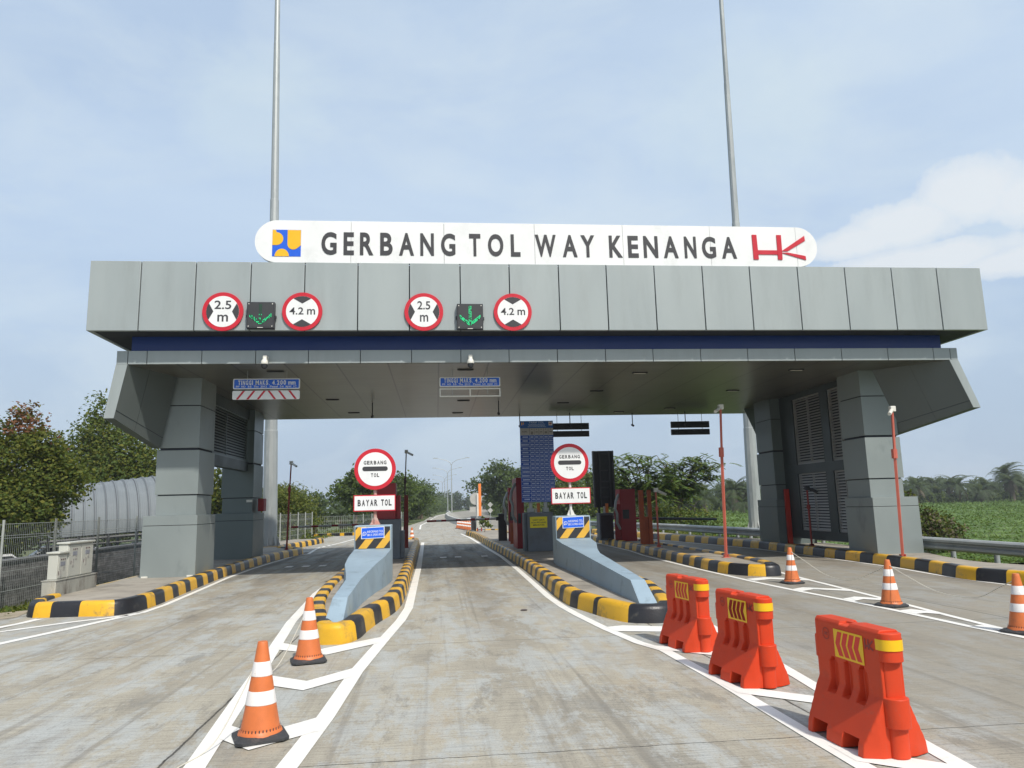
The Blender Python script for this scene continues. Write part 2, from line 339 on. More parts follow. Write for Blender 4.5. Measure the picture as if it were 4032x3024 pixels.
def text(mb, sx, u0, u1, w0, w1, y, depth=0.004, mi=0, bold=0.02, frame=None):
    """lettering in the box u0..u1, w0..w1 on the plane y, facing -Y (or placed by frame(u,w,d))"""
    v, f = glyph(sx, bold)
    fr = frame or (lambda u, w, d: (u, y - d, w))
    mb.add([fr(u0 + p[0] * (u1 - u0), w0 + p[1] * (w1 - w0), p[2] * depth) for p in v], f, mi)
def spaced(mb, sx, u0, u1, w0, w1, y, **kw):
    """one letter at a time, so the letters keep even gaps"""
    wd = {'I': 0.28, ' ': 0.55, '.': 0.25, '-': 0.5, 'M': 1.2, 'm': 1.25, 'W': 1.3, '1': 0.6, 'i': .28, 'l': .25}
    ws = [wd.get(c, 0.85) for c in sx]; gap = 0.28; tot = sum(ws) + gap * (len(sx) - 1); k = (u1 - u0) / tot; u = u0
    for c, w_ in zip(sx, ws):
        if c != ' ':
            h = w1 - w0; b0, b1 = w0, w1
            if c == '.': b1 = w0 + h * 0.16
            elif c == '-': b0, b1 = w0 + h * 0.38, w0 + h * 0.52
            elif c in 'mnaeourhs' and c not in 'h': b1 = w0 + h * 0.74
            elif c == 'y': b0, b1 = w0 - h * 0.22, w0 + h * 0.74
            text(mb, c, u, u + w_ * k, b0, b1, y, **kw)
        u += (w_ + gap) * k

# ------------------------------------------------------------------ camera (eye 1.7 m above the lane, looking up a little and rolled by 1.5 degrees)
cam = bpy.data.cameras.new('camera'); camo = bpy.data.objects.new('camera', cam); COL.objects.link(camo)
F = 1598 / 2212
def basis():
    h = (1090.5 - 829.5) / 1598
    U = Vector((-0.0254, -1, h)).normalized(); Y = Vector(((943 - 1106) / 1598, h + 0.0254 * 163 / 1598, 1)).normalized(); X = Y.cross(U).normalized()
    return X, Y, U
bX, bY, bU = basis()
cr = Vector((bX.x, bY.x, bU.x)); cd = Vector((bX.y, bY.y, bU.y)); cf = Vector((bX.z, bY.z, bU.z))
camo.matrix_world = Matrix(((cr.x, -cd.x, -cf.x, 0), (cr.y, -cd.y, -cf.y, 0), (cr.z, -cd.z, -cf.z, 1.7), (0, 0, 0, 1)))
cam.sensor_fit = 'HORIZONTAL'; cam.sensor_width = 36; cam.lens = 36 * F; cam.clip_start = 0.05; cam.clip_end = 6000
sc.camera = camo

# ------------------------------------------------------------------ light
SUN = Vector((0.36, -0.82, 1.05)).normalized()
el = math.asin(SUN.z); az = math.atan2(SUN.x, SUN.y)
sl = bpy.data.lights.new('sun', 'SUN'); sl.energy = 4.7; sl.angle = R(1.6); sl.color = (1, 0.955, 0.88)
so = bpy.data.objects.new('sun', sl); COL.objects.link(so); so.rotation_euler = SUN.to_track_quat('Z', 'Y').to_euler()
w = bpy.data.worlds.new('World'); sc.world = w; w.use_nodes = True; nt = w.node_tree
bg = nt.nodes['Background']; bg.inputs[1].default_value = 0.146
sky = nd(nt, 'ShaderNodeTexSky', sky_type='NISHITA'); sky.sun_disc = False; sky.sun_elevation = el; sky.sun_rotation = az
sky.air_density = 1.2; sky.dust_density = 2.5; sky.ozone_density = 1.6; sky.altitude = 50
g = nd(nt, 'ShaderNodeTexCoord').outputs['Generated']
sx_ = nd(nt, 'ShaderNodeSeparateXYZ'); nt.links.new(g, sx_.inputs[0])
# high thin veil ahead, cut overhead and behind the camera to deepen shade
zz = math_n(nt, 'ADD', math_n(nt, 'MAXIMUM', sx_.outputs[2], 0.0), 0.18)
cv = nd(nt, 'ShaderNodeCombineXYZ')
nt.links.new(math_n(nt, 'DIVIDE', sx_.outputs[0], zz), cv.inputs[0]); nt.links.new(math_n(nt, 'DIVIDE', sx_.outputs[1], zz), cv.inputs[1])
n1 = noise(nt, mapping(nt, cv.outputs[0], (0.55, 1.0, 1), (1.2, 0.4, 0)), 1.1, 8, 0.55, 0.5)
rv = ramp(nt, [(0.36, 0.0), (0.72, 0.6)]); nt.links.new(n1, rv.inputs[0])
mz = nd(nt, 'ShaderNodeMapRange', interpolation_type='SMOOTHSTEP'); nt.links.new(sx_.outputs[2], mz.inputs[0])
mz.inputs[1].default_value = 0.56; mz.inputs[2].default_value = 0.9; mz.inputs[3].default_value = 0.82; mz.inputs[4].default_value = 0.08
my_ = nd(nt, 'ShaderNodeMapRange', interpolation_type='SMOOTHSTEP'); nt.links.new(sx_.outputs[1], my_.inputs[0])
my_.inputs[1].default_value = -0.35; my_.inputs[2].default_value = 0.3; my_.inputs[3].default_value = 0.15; my_.inputs[4].default_value = 1.0
hz = math_n(nt, 'MULTIPLY', mz.outputs[0], my_.outputs[0])
veil = mixc(nt, hz, sky.outputs[0], (4.62, 5.85, 7.55))
c = mixc(nt, math_n(nt, 'MULTIPLY', rv.outputs[0], hz), veil, (6.3, 7.4, 8.4))
mh = nd(nt, 'ShaderNodeMapRange', interpolation_type='SMOOTHSTEP'); nt.links.new(sx_.outputs[2], mh.inputs[0])
mh.inputs[1].default_value = 0.0; mh.inputs[2].default_value = 0.34; mh.inputs[3].default_value = 0.85; mh.inputs[4].default_value = 0.0
c = mixc(nt, mh.outputs[0], c, (3.75, 4.75, 5.9))
n3 = noise(nt, mapping(nt, g, (1, 1, 2.4), (0.3, 0.8, 0.1)), 4.4, 8, 0.55, 0.4)
r3 = ramp(nt, [(0.44, 0.0), (0.66, 0.46)]); nt.links.new(n3, r3.inputs[0]); c = mixc(nt, r3.outputs[0], c, (5.7, 6.6, 7.3))
# heaped cloud low on the right
def blob(az_, el_, sa, se):
    """soft patch of sky round a direction"""
    d = Vector((math.sin(R(az_)) * math.cos(R(el_)), math.cos(R(az_)) * math.cos(R(el_)), math.sin(R(el_))))
    vs = nd(nt, 'ShaderNodeVectorMath', operation='SUBTRACT'); nt.links.new(g, vs.inputs[0]); vs.inputs[1].default_value = d
    mp = mapping(nt, vs.outputs[0], (1 / sa, 1 / sa, 1 / se))
    ln = nd(nt, 'ShaderNodeVectorMath', operation='LENGTH'); nt.links.new(mp, ln.inputs[0])
    return ln.outputs['Value']
n2 = noise(nt, g, 11.0, 9, 0.62, 0.2)
cum = None
for a_, e_, sa, se in ((39.6, 19.6, 0.062, 0.040), (35.6, 18.2, 0.062, 0.030), (31.5, 17.6, 0.07, 0.020), (41.5, 14.6, 0.07, 0.020), (36, 15.6, 0.12, 0.022), (43, 18.5, 0.06, 0.035), (28, 17.6, 0.05, 0.012)):
    t = math_n(nt, 'SUBTRACT', 1.0, math_n(nt, 'ADD', blob(a_, e_, sa, se), math_n(nt, 'MULTIPLY', math_n(nt, 'SUBTRACT', n2, 0.5), 1.5)))
    cum = t if cum is None else math_n(nt, 'MAXIMUM', cum, t)
rc = ramp(nt, [(0.0, 0.0), (0.16, 0.48), (0.5, 0.80)]); nt.links.new(cum, rc.inputs[0])
c = mixc(nt, rc.outputs[0], c, (7.0, 7.35, 7.6))
for a_, e_, sa, se in ((-13.8, 28.8, 0.11, 0.085), (24.9, 27.8, 0.15, 0.11), (13, 15, 0.16, 0.035), (-5, 10.5, 0.2, 0.03)):
    t = math_n(nt, 'SUBTRACT', 1.0, math_n(nt, 'ADD', blob(a_, e_, sa, se), math_n(nt, 'MULTIPLY', math_n(nt, 'SUBTRACT', n2, 0.5), 1.3)))
    rt = ramp(nt, [(0.0, 0.0), (0.6, 0.34)]); nt.links.new(t, rt.inputs[0]); c = mixc(nt, rt.outputs[0], c, (5.9, 6.9, 7.2))
nt.links.new(c, bg.inputs[0])
vs = sc.view_settings; vs.view_transform = 'Standard'; vs.look = 'None'; vs.exposure = -0.30; vs.gamma = 1.0

# ------------------------------------------------------------------ ground, road, markings
def ground_z(x, y):
    z = -0.06
    def sm(a, b, t):
        t = max(0, min(1, (t - a) / (b - a))); return t * t * (3 - 2 * t)
    left = sm(-7.6, -9.3, x) * sm(13.5, 18.5, y); z -= 0.42 * left
    z -= 0.9 * sm(-10.4, -11.6, x) * sm(12, 18, y)
    z -= 0.28 * sm(12.4, 14.5, x)
    z -= 0.5 * sm(-8.5, -12, x) * sm(42, 60, y)
    return z
xs = [-900, -600, -300, -150, -90, -60, -40, -30, -24, -20, -17, -15, -13.5, -12.5, -11.7, -11.2, -10.8, -10.5, -10.2, -9.8, -9.4, -9, -8.6, -8.2, -7.9, -7.6, -7.3, -6, -3, 0, 3, 6, 9, 11, 12, 12.6, 13.2, 13.8, 14.4, 16, 20, 30, 45, 70, 110, 180, 300, 600, 900]
ys = [-60, -20, -5, 3, 8, 11, 12.5, 13.5, 14.3, 15, 15.8, 16.6, 17.5, 18.5, 20, 23, 27, 32, 38, 42, 46, 50, 55, 62, 75, 95, 130, 180, 260, 400, 600, 900, 1500]
mb = MB(); nx = len(xs)
mb.v = [(x, y, ground_z(x, y)) for y in ys for x in xs]
for j in range(len(ys) - 1):
    for i in range(nx - 1): mb.f.append([j * nx + i, j * nx + i + 1, (j + 1) * nx + i + 1, (j + 1) * nx + i]); mb.m.append(0)
tag(mb.build('ground', GRND), 'grassy ground on both sides of the toll plaza', 'ground', kind='structure')

def sheet(mb, pts, z, mi=0):
    a = sum(pts[i][0] * pts[(i + 1) % len(pts)][1] - pts[(i + 1) % len(pts)][0] * pts[i][1] for i in range(len(pts)))
    if a < 0: pts = pts[::-1]
    tr = tessellate_polygon([[Vector((p[0], p[1], 0)) for p in pts]])
    fs = []
    for t in tr:
        A, B, C_ = (Vector((pts[k][0], pts[k][1], 0)) for k in t)
        fs.append(t if (B - A).cross(C_ - A).z > 0 else t[::-1])
    mb.add([(p[0], p[1], z) for p in pts], fs, mi)
mb = MB()
roadL = [(-30, -8), (-30, 9.5), (-10, 11.6), (-8.2, 12.8), (-7.4, 14.2), (-7.0, 16), (-6.6, 20), (-6.9, 36), (-7.9, 42), (-8.3, 48.9), (-5.35, 49.6), (-2.65, 72), (-1.6, 95), (-1.2, 130), (1.29, 172), (6, 232), (13, 294), (26, 380)]
roadR = [(42, 380), (27, 294), (18, 232), (12, 172), (9, 130), (7.8, 95), (7.2, 60), (8.3, 46), (9.0, 41.5), (10.2, 34), (11.3, 27), (11.4, 20), (11.3, 16), (11.2, 12), (11.6, 4), (13, -8)]
sheet(mb, roadL + roadR, 0.0)
tag(mb.build('road', ROAD), 'worn concrete carriageway running through the toll gate', 'road', kind='structure')
# sandy shoulder at the left kerb
SAND = mat('sandy_shoulder', (0.34, 0.29, 0.21), 0.95, 0, 0.2, 1.5, bump=0.5, bscale=25, dirt=(0.17, 0.17, 0.08), dscale=1.4, dlo=0.55, dhi=0.7)
mb = MB(); sheet(mb, [(-30, 9.2), (-10, 11.3), (-8.3, 12.6), (-7.2, 14.0), (-7.45, 15), (-8.6, 14.2), (-10.5, 13.3), (-30, 12)], 0.006)
tag(mb.build('shoulder', SAND), 'sandy strip beside the left kerb', 'shoulder', kind='structure')

def line(mb, path, wd, z=0.006):
    """painted line of width wd centred on a path"""
    P = [Vector((p[0], p[1])) for p in path]; L = []; Rr = []
    for i, p in enumerate(P):
        d = (P[min(i + 1, len(P) - 1)] - P[max(i - 1, 0)]).normalized(); n = Vector((-d.y, d.x)) * (wd[i] if isinstance(wd, list) else wd) / 2
        L.append(p + n); Rr.append(p - n)
    vs = [(q.x, q.y, z) for q in L] + [(q.x, q.y, z) for q in Rr]; n = len(P)
    mb.add(vs, [(n + i, n + i + 1, i + 1, i) for i in range(n - 1)])
def marking(label): 
    o = globals()['mb'].build('road_marking', PAINT, smooth=0); return tag(o, label, 'road marking', 'white road markings', 'structure')
# gore in front of the left island
mb = MB()
line(mb, [(-1.45, 4.0), (-1.64, 5.54), (-1.79, 7.2), (-1.92, 8.75), (-2.08, 10.4), (-2.24, 12.1), (-2.36, 14.2), (-2.47, 16), (-2.50, 21), (-2.55, 30)], 0.15)
line(mb, [(-1.2, 4.0), (-1.01, 5.43), (-0.93, 6.6), (-0.86, 8.3), (-0.72, 10.0), (-0.56, 11.8), (-0.49, 13.2), (-0.50, 16), (-0.52, 22), (-0.6, 30), (-0.68, 37)], 0.15)
marking('white gore outline flanking the left toll island nose')
mb = MB(); Z2 = 0.008
for P in ([(-1.72, 6.57), (-1.38, 6.22), (-0.95, 6.66), (-0.93, 6.22), (-1.36, 5.84), (-1.66, 6.17)], [(-1.86, 8.42), (-1.31, 7.98), (-0.86, 8.56), (-0.86, 8.10), (-1.28, 7.59), (-1.80, 7.98)], [(-2.03, 10.30), (-1.46, 9.68), (-0.71, 10.44), (-0.72, 9.98), (-1.31, 9.32), (-1.97, 9.80)]): sheet(mb, P, Z2)
marking('white chevrons under the pair of cones left of the lane')
mb = MB()
line(mb, [(2.50, 4.0), (2.55, 5.5), (2.60, 6.5)], 0.13) if False else None
line(mb, [(2.70, 3.9), (2.67, 5.52), (2.66, 7.0), (2.60, 8.7), (2.44, 9.2), (2.28, 10.3), (2.15, 11.6), (2.08, 12.6), (2.05, 14), (2.08, 16.2), (2.13, 20), (2.14, 25), (1.98, 31.8), (1.8, 40), (1.5, 47)], 0.13)
line(mb, [(3.25, 4.3), (3.36, 5.6), (3.38, 6.5), (3.46, 7.3), (3.62, 9.0), (3.8, 11.6), (3.95, 13.3), (4.18, 15), (4.22, 20), (4.22, 30)], 0.13)
for P in ([(2.30, 10.42), (2.38, 10.05), (2.9, 9.88), (3.2, 9.95), (3.66, 10.2), (3.69, 10.5), (3.15, 10.24), (2.56, 10.5)], [(2.46, 9.08), (2.56, 8.72), (3.47, 7.85), (3.50, 8.15)], [(2.62, 7.02), (2.64, 6.68), (3.37, 6.0), (3.40, 6.28)], [(2.68, 5.2), (2.69, 4.88), (3.27, 4.4), (3.30, 4.66)]): sheet(mb, P, Z2)
marking('white gore with chevrons under the three red barriers')
mb = MB()
line(mb, [(6.98, 7.0), (6.90, 8.4), (6.83, 9.3), (6.80, 10.7), (6.72, 12.2), (6.60, 13.5), (6.52, 15.2), (6.48, 18.7), (6.55, 23.6), (6.75, 26), (6.8, 33)], 0.11)
line(mb, [(7.02, 8.4), (7.18, 10.2), (7.40, 12.1), (7.60, 14.1), (7.80, 16.2), (8.05, 18), (8.2, 22), (8.2, 30)], 0.10)
for P in ([(6.60, 15.75), (7.09, 15.95), (7.75, 15.3), (7.66, 15.0), (7.05, 15.55), (6.6, 15.35)], [(6.62, 13.72), (6.95, 13.95), (7.52, 13.42), (7.48, 13.1), (6.98, 13.6), (6.66, 13.40)], [(6.75, 12.20), (7.09, 12.42), (7.38, 12.05), (7.34, 11.75), (7.05, 12.08), (6.78, 11.9)], [(6.82, 10.77), (7.07, 10.85), (7.22, 10.5), (7.18, 10.25), (7.03, 10.45), (6.84, 10.4)], [(6.9, 9.3), (7.02, 9.35), (7.1, 9.15), (7.02, 8.9), (6.9, 9.0)]): sheet(mb, P, Z2)
marking('white gore with chevrons under the roped row of cones on the right')
mb = MB(); line(mb, [(10.6, 9.5), (10.55, 13.2), (10.48, 14.3), (10.62, 15.6), (10.84, 17.2), (10.88, 20), (10.9, 25), (9.95, 31.5), (8.5, 40)], 0.09)
marking('thin white edge line along the far right kerb')
mb = MB()
line(mb, [(-5.33, 29.5), (-5.0, 30.3), (-5.2, 33), (-5.3, 34.6), (-4.9, 39), (-4.6, 44), (-4.2, 48)], 0.12)
line(mb, [(-5.12, 13.9), (-5.10, 15.0), (-5.16, 16), (-5.3, 18.4), (-5.44, 20.5), (-5.5, 23), (-5.45, 26), (-5.33, 29.5)], 0.11)
line(mb, [(-6.0, 11.0), (-5.5, 12.7), (-5.16, 13.9)], 0.15); line(mb, [(-6.5, 12.4), (-5.9, 13.1), (-5.25, 13.68)], 0.14); line(mb, [(-6.95, 12.4), (-6.72, 13.2), (-6.66, 13.66)], 0.15)
line(mb, [(-6.6, 10.0), (-6.0, 11.15)], 0.1); line(mb, [(-7.3, 11.2), (-6.5, 12.4)], 0.1)
for k in range(7): line(mb, [(-6.2 + 0.12 * k, 31.5 + 1.0 * k), (-5.3 + 0.08 * k, 31.0 + 1.0 * k)], 0.16)
marking('white edge line and thin stripes along the left kerb')
mb = MB()
for y0, xs0 in ((23.5, (-4.6, -4.1, -3.6)), (25.5, (0.1, 0.6, 1.5))):
    for x in xs0: sheet(mb, [(x, y0), (x + 0.22, y0), (x + 0.22, y0 + 0.5), (x, y0 + 0.5)], 0.006)
line(mb, [(-1.3, 59), (-1.5, 72), (-1.1, 84), (-0.6, 110), (0.2, 140), (2, 172)], 0.15)
marking('short worn dashes and far edge line on the lanes beyond the gate')

# ------------------------------------------------------------------ kerbed islands
def offset_path(P, d, closed):
    n = len(P); out = []
    for i in range(n):
        a = P[(i - 1) % n] if closed or i > 0 else P[i]; b_ = P[(i + 1) % n] if closed or i < n - 1 else P[i]
        if closed or 0 < i < n - 1:
            d1 = (P[i] - a).normalized(); d2 = (b_ - P[i]).normalized(); n1 = Vector((-d1.y, d1.x)); n2 = Vector((-d2.y, d2.x))
            nn = (n1 + n2).normalized(); k = max(0.55, nn.dot(n1)); out.append(P[i] + nn * d / k)
        else:
            dd = (b_ - a).normalized(); out.append(P[i] + Vector((-dd.y, dd.x)) * d)
    return out
def catmull(P, closed, step=0.16):
    P = [Vector(p) for p in P]; n = len(P); out = []
    segs = n if closed else n - 1
    for i in range(segs):
        p1, p2 = P[i], P[(i + 1) % n]
        p0 = P[(i - 1) % n] if closed or i > 0 else p1; p3 = P[(i + 2) % n] if closed or i + 2 < n else p2
        L = (p2 - p1).length; k = max(1, int(L / step))
        t0 = (p2 - p0).normalized() * L; t1 = (p3 - p1).normalized() * L
        for j in range(k):
            t = j / k; out.append(p1 * (2 * t**3 - 3 * t * t + 1) + t0 * (t**3 - 2 * t * t + t) + p2 * (-2 * t**3 + 3 * t * t) + t1 * (t**3 - t * t))
    if not closed: out.append(P[-1])
    return out
def kerb(name, pts, closed, label, stripe=0.55, phase=0.0, slab=None, h=0.25, nose=None):
    """kerb of alternate painted stones along pts (interior to the left), and the paving inside"""
    P = catmull(pts, closed, 0.14); n = len(P)
    prof = [(0.0, -0.02), (0.03, h - 0.07), (0.05, h - 0.025), (0.085, h - 0.004), (0.12, h), (0.22, h - 0.004), (0.25, h - 0.02), (0.265, 0.17)]
    rails = [offset_path(P, d, closed) for d, z in prof]
    S = [0.0]
    for i in range(n): S.append(S[-1] + (P[(i + 1) % n] - P[i]).length)
    root = thing(name, (P[0].x, P[0].y, 0), label, 'traffic island', 'kerbed toll islands', 'structure')
    mb = MB(); m = len(prof)
    for i in range(n if closed else n - 1):
        j = (i + 1) % n; mi = int((S[i] + phase) / stripe) % 2
        if nose:
            q_ = nose((P[i] + P[j]) / 2); mi = mi if q_ is None else q_
        for k in range(m - 1):
            a, b_ = rails[k], rails[k + 1]
            mb.add([(a[i].x, a[i].y, prof[k][1]), (a[j].x, a[j].y, prof[k][1]), (b_[j].x, b_[j].y, prof[k + 1][1]), (b_[i].x, b_[i].y, prof[k + 1][1])], [(0, 1, 2, 3)], mi)
    # weld the strips so the round edge shades smoothly
    o = mb.build('kerb', [KYEL, KBLK], root, smooth=0)
    bm = bmesh.new(); bm.from_mesh(o.data); bmesh.ops.remove_doubles(bm, verts=bm.verts, dist=1e-4); bm.to_mesh(o.data); bm.free()
    o.data.polygons.foreach_set('use_smooth', [True] * len(o.data.polygons)); o.data.set_sharp_from_angle(angle=R(50))
    inner = [(q.x, q.y) for q in offset_path(P, 0.2, closed)][::2]
    mb = MB(); sheet(mb, inner + (slab or []), 0.186); mb.build('paving', PAVE, root, smooth=0)
    return root
isA = kerb('traffic_island', [(-1.22, 9.99), (-1.05, 10.3), (-0.97, 11.0), (-0.86, 11.8), (-0.70, 12.7), (-0.62, 13.9), (-0.61, 17), (-0.65, 22), (-0.73, 29), (-0.82, 36.2), (-1.1, 36.9), (-2.1, 36.9), (-2.4, 36.2), (-2.4, 20), (-2.34, 17), (-2.27, 15), (-2.1, 12.9), (-1.85, 11.3), (-1.64, 10.35), (-1.48, 10.02)], True, 'traffic island with yellow rounded nose left of the middle lane', 0.5, 0.1, nose=lambda p: (0 if p.y < 10.33 else (1 if p.y < 10.75 else None)))
isB = kerb('traffic_island', [(3.3, 10.62), (3.5, 11.0), (3.7, 11.9), (3.9, 13), (4.06, 14.2), (4.1, 20), (4.1, 44), (3.8, 46.8), (2.4, 47), (1.72, 45.2), (1.95, 41.6), (2.14, 31.9), (2.31, 25), (2.3, 20), (2.24, 16.2), (2.19, 14), (2.22, 12.6), (2.36, 11.9), (2.50, 11.25), (2.70, 10.75), (2.95, 10.6)], True, 'traffic island with black rounded nose beside the red barriers', 0.5, 0.25, nose=lambda p: (1 if p.y < 11.05 and p.x > 2.72 else (0 if p.y < 11.5 else None)))
isC = kerb('traffic_island', [(7.55, 16.15), (7.72, 16.5), (7.9, 17.4), (8.05, 19), (8.1, 22), (8.1, 35), (7.8, 36), (7.1, 36), (6.88, 35), (6.88, 29.6), (6.86, 25), (6.68, 21), (6.62, 19), (6.57, 17.7), (6.66, 16.95), (6.91, 16.4), (7.22, 16.15)], True, 'traffic island with a salmon camera pole near its nose', 0.55, 0.3, nose=lambda p: None if p.y > 16.7 else (1 if p.x > 7.27 else (0 if p.x > 6.93 else 1)))
isD = kerb('traffic_island', [(8.3, 44), (8.9, 40), (9.9, 33), (10.6, 29), (11.05, 25), (11.08, 22), (11.0, 19), (10.97, 17.5), (10.85, 16), (10.66, 15), (10.45, 14.2), (10.52, 13.6), (10.72, 13.2), (10.85, 12), (10.9, 9)][::-1], False, 'long kerbed strip under the right pillars of the gate', 0.62, 0.2, slab=None) if False else None
def strip_island():
    pts = [(10.9, 9), (10.85, 12), (10.70, 13.2), (10.52, 13.8), (10.5, 14.4), (10.68, 15.2), (10.85, 16), (10.97, 17.5), (11.0, 19), (11.06, 22), (11.05, 25), (10.6, 29), (9.9, 33), (8.9, 40), (8.3, 44)]
    P = pts[::-1]
    return kerb('traffic_island', P, False, 'long kerbed strip under the right pillars of the gate', 0.62, 0.2, slab=[(12.3, 9), (12.3, 14.8), (12.05, 15.6), (12.1, 16.3), (12.4, 17.5), (12.9, 19), (12.9, 26), (11.5, 31), (10.4, 40), (9.6, 44)])
isD = strip_island()
isL = kerb('traffic_island', [(-7.42, 15.4), (-7.30, 14.6), (-7.1, 14.1), (-6.88, 13.86), (-6.1, 13.78), (-5.5, 13.74), (-5.29, 14.15), (-5.26, 15), (-5.34, 16.3), (-5.46, 18), (-5.6, 20.5), (-5.68, 23), (-5.64, 26), (-5.48, 28), (-5.2, 30.3), (-5.45, 31), (-6.3, 32.2), (-6.5, 33.4), (-6.25, 35.5), (-5.85, 40.2), (-6.2, 41)], False, 'traffic island under the left pillars with the beige cabinets behind it', 0.52, 0.30, nose=lambda p: None if p.y > 14.4 else (1 if p.x > -5.5 else 0 if p.x > -6.1 else 1 if p.x > -6.55 else 0 if p.x > -6.92 else 1), slab=[(-7.5, 41), (-8.1, 39), (-8.2, 32), (-7.9, 26), (-7.5, 22), (-7.42, 19), (-7.4, 16)])
FADE = mat('faded_edge_paint', (0.5, 0.36, 0.14), 0.8, 0, 0.2, 3, dirt=(0.4, 0.38, 0.32), dscale=2.0, dlo=0.4, dhi=0.6)
mb = MB(); line(mb, [(-7.44, 15.2), (-7.38, 16.2), (-7.40, 19), (-7.48, 22), (-7.88, 26), (-8.18, 32)], 0.09, 0.19); mb.build('edge_paint', FADE, isL, smooth=0)
mb = MB()
for i in range(24):
    x0 = -8.6 + i * 0.26; y0 = 49.0 + 0.13 * i * 0.26 * 3
    mb.box(x0, x0 + 0.26, y0, y0 + 0.2, -0.02, 0.17, 0 if i % 3 == 0 else 1)
tag(mb.build('kerb', [KYEL, KBLK], smooth=0), 'yellow and black kerb across the end of the left lane beyond the gate', 'kerb', kind='structure')

# ------------------------------------------------------------------ the toll gate
G = thing('toll_gate_canopy', (3.08, 17.0, 0), 'wide grey panelled toll gate canopy with a navy band on four pillars', 'toll gate')
FX0, FX1 = -7.72, 13.88
joints = [FX0, -6.62, -5.42, -4.2, -2.99, -1.78, -0.59, 0.6, 1.77, 2.96, 4.13, 5.32, 6.53, 7.74, 8.98, 10.22, 11.46, 12.68, FX1]
mb = MB()
for a, b_ in zip(joints[:-1], joints[1:]):
    jt = random.uniform(-0.004, 0.004); jb = random.uniform(-0.004, 0.004)
    a2, b2 = a + 0.012, b_ - 0.012
    if a == FX0: a2 = a
    if b_ == FX1: b2 = b_
    mb.hexa([(a2, 16.9 + jb, 5.76), (b2, 16.9 - jb, 5.76), (b2, 17.0, 5.76), (a2, 17.0, 5.76)], [(a2, 16.9 + jt, 7.38), (b2, 16.9 - jt, 7.38), (b2, 17.0, 7.38), (a2, 17.0, 7.38)])
k = 9
for i in range(k):
    y0 = 17.0 + i * 11.6 / k; y1 = 17.0 + (i + 1) * 11.6 / k
    mb.box(FX0, FX0 + 0.1, y0 + 0.012, y1 - 0.012, 5.76, 7.38); mb.box(FX1 - 0.1, FX1, y0 + 0.012, y1 - 0.012, 5.76, 7.38)
mb.box(FX0, FX1, 28.6, 28.7, 5.76, 7.38)
fas = mb.build('fascia', ACP, G, bevel=0.006)
mb = MB(); mb.box(FX0 + 0.04, FX1 - 0.04, 16.96, 28.64, 5.775, 7.34); mb.build('fascia_core', GAP, G)
mb = MB(); mb.box(-7.0, 13.06, 17.58, 28.3, 5.30, 5.774); mb.build('navy_band', BLUE, G)
lj = [-7.25, -7.0, -6.58, -5.37, -4.16, -2.96, -1.76, -0.56, 0.61, 1.77, 2.95, 4.14, 5.33, 6.54, 7.75, 8.98, 10.22, 11.46, 12.7, 13.16, 13.36]
mb = MB()
for a, b_ in zip(lj[:-1], lj[1:]): mb.box(a + 0.008, b_ - 0.008, 17.4, 17.46, 5.09, 5.40)
for i in range(9):
    y0 = 17.46 + i * 10.94 / 9; mb.box(-7.25, -7.19, y0 + 0.01, y0 + 10.94 / 9 - 0.01, 5.09, 5.40); mb.box(13.30, 13.36, y0 + 0.01, y0 + 10.94 / 9 - 0.01, 5.09, 5.40)
mb.box(-7.25, 13.36, 28.4, 28.46, 5.09, 5.40)
mb.build('lower_fascia', ACP, G, bevel=0.004)
mb = MB(); mb.box(-7.2, 13.31, 17.45, 28.41, 5.11, 5.39); mb.build('lower_fascia_core', GAP, G)
mb = MB(); mb.box(-7.18, 13.29, 17.47, 28.39, 5.085, 5.105); mb.build('ceiling', CEIL, G)
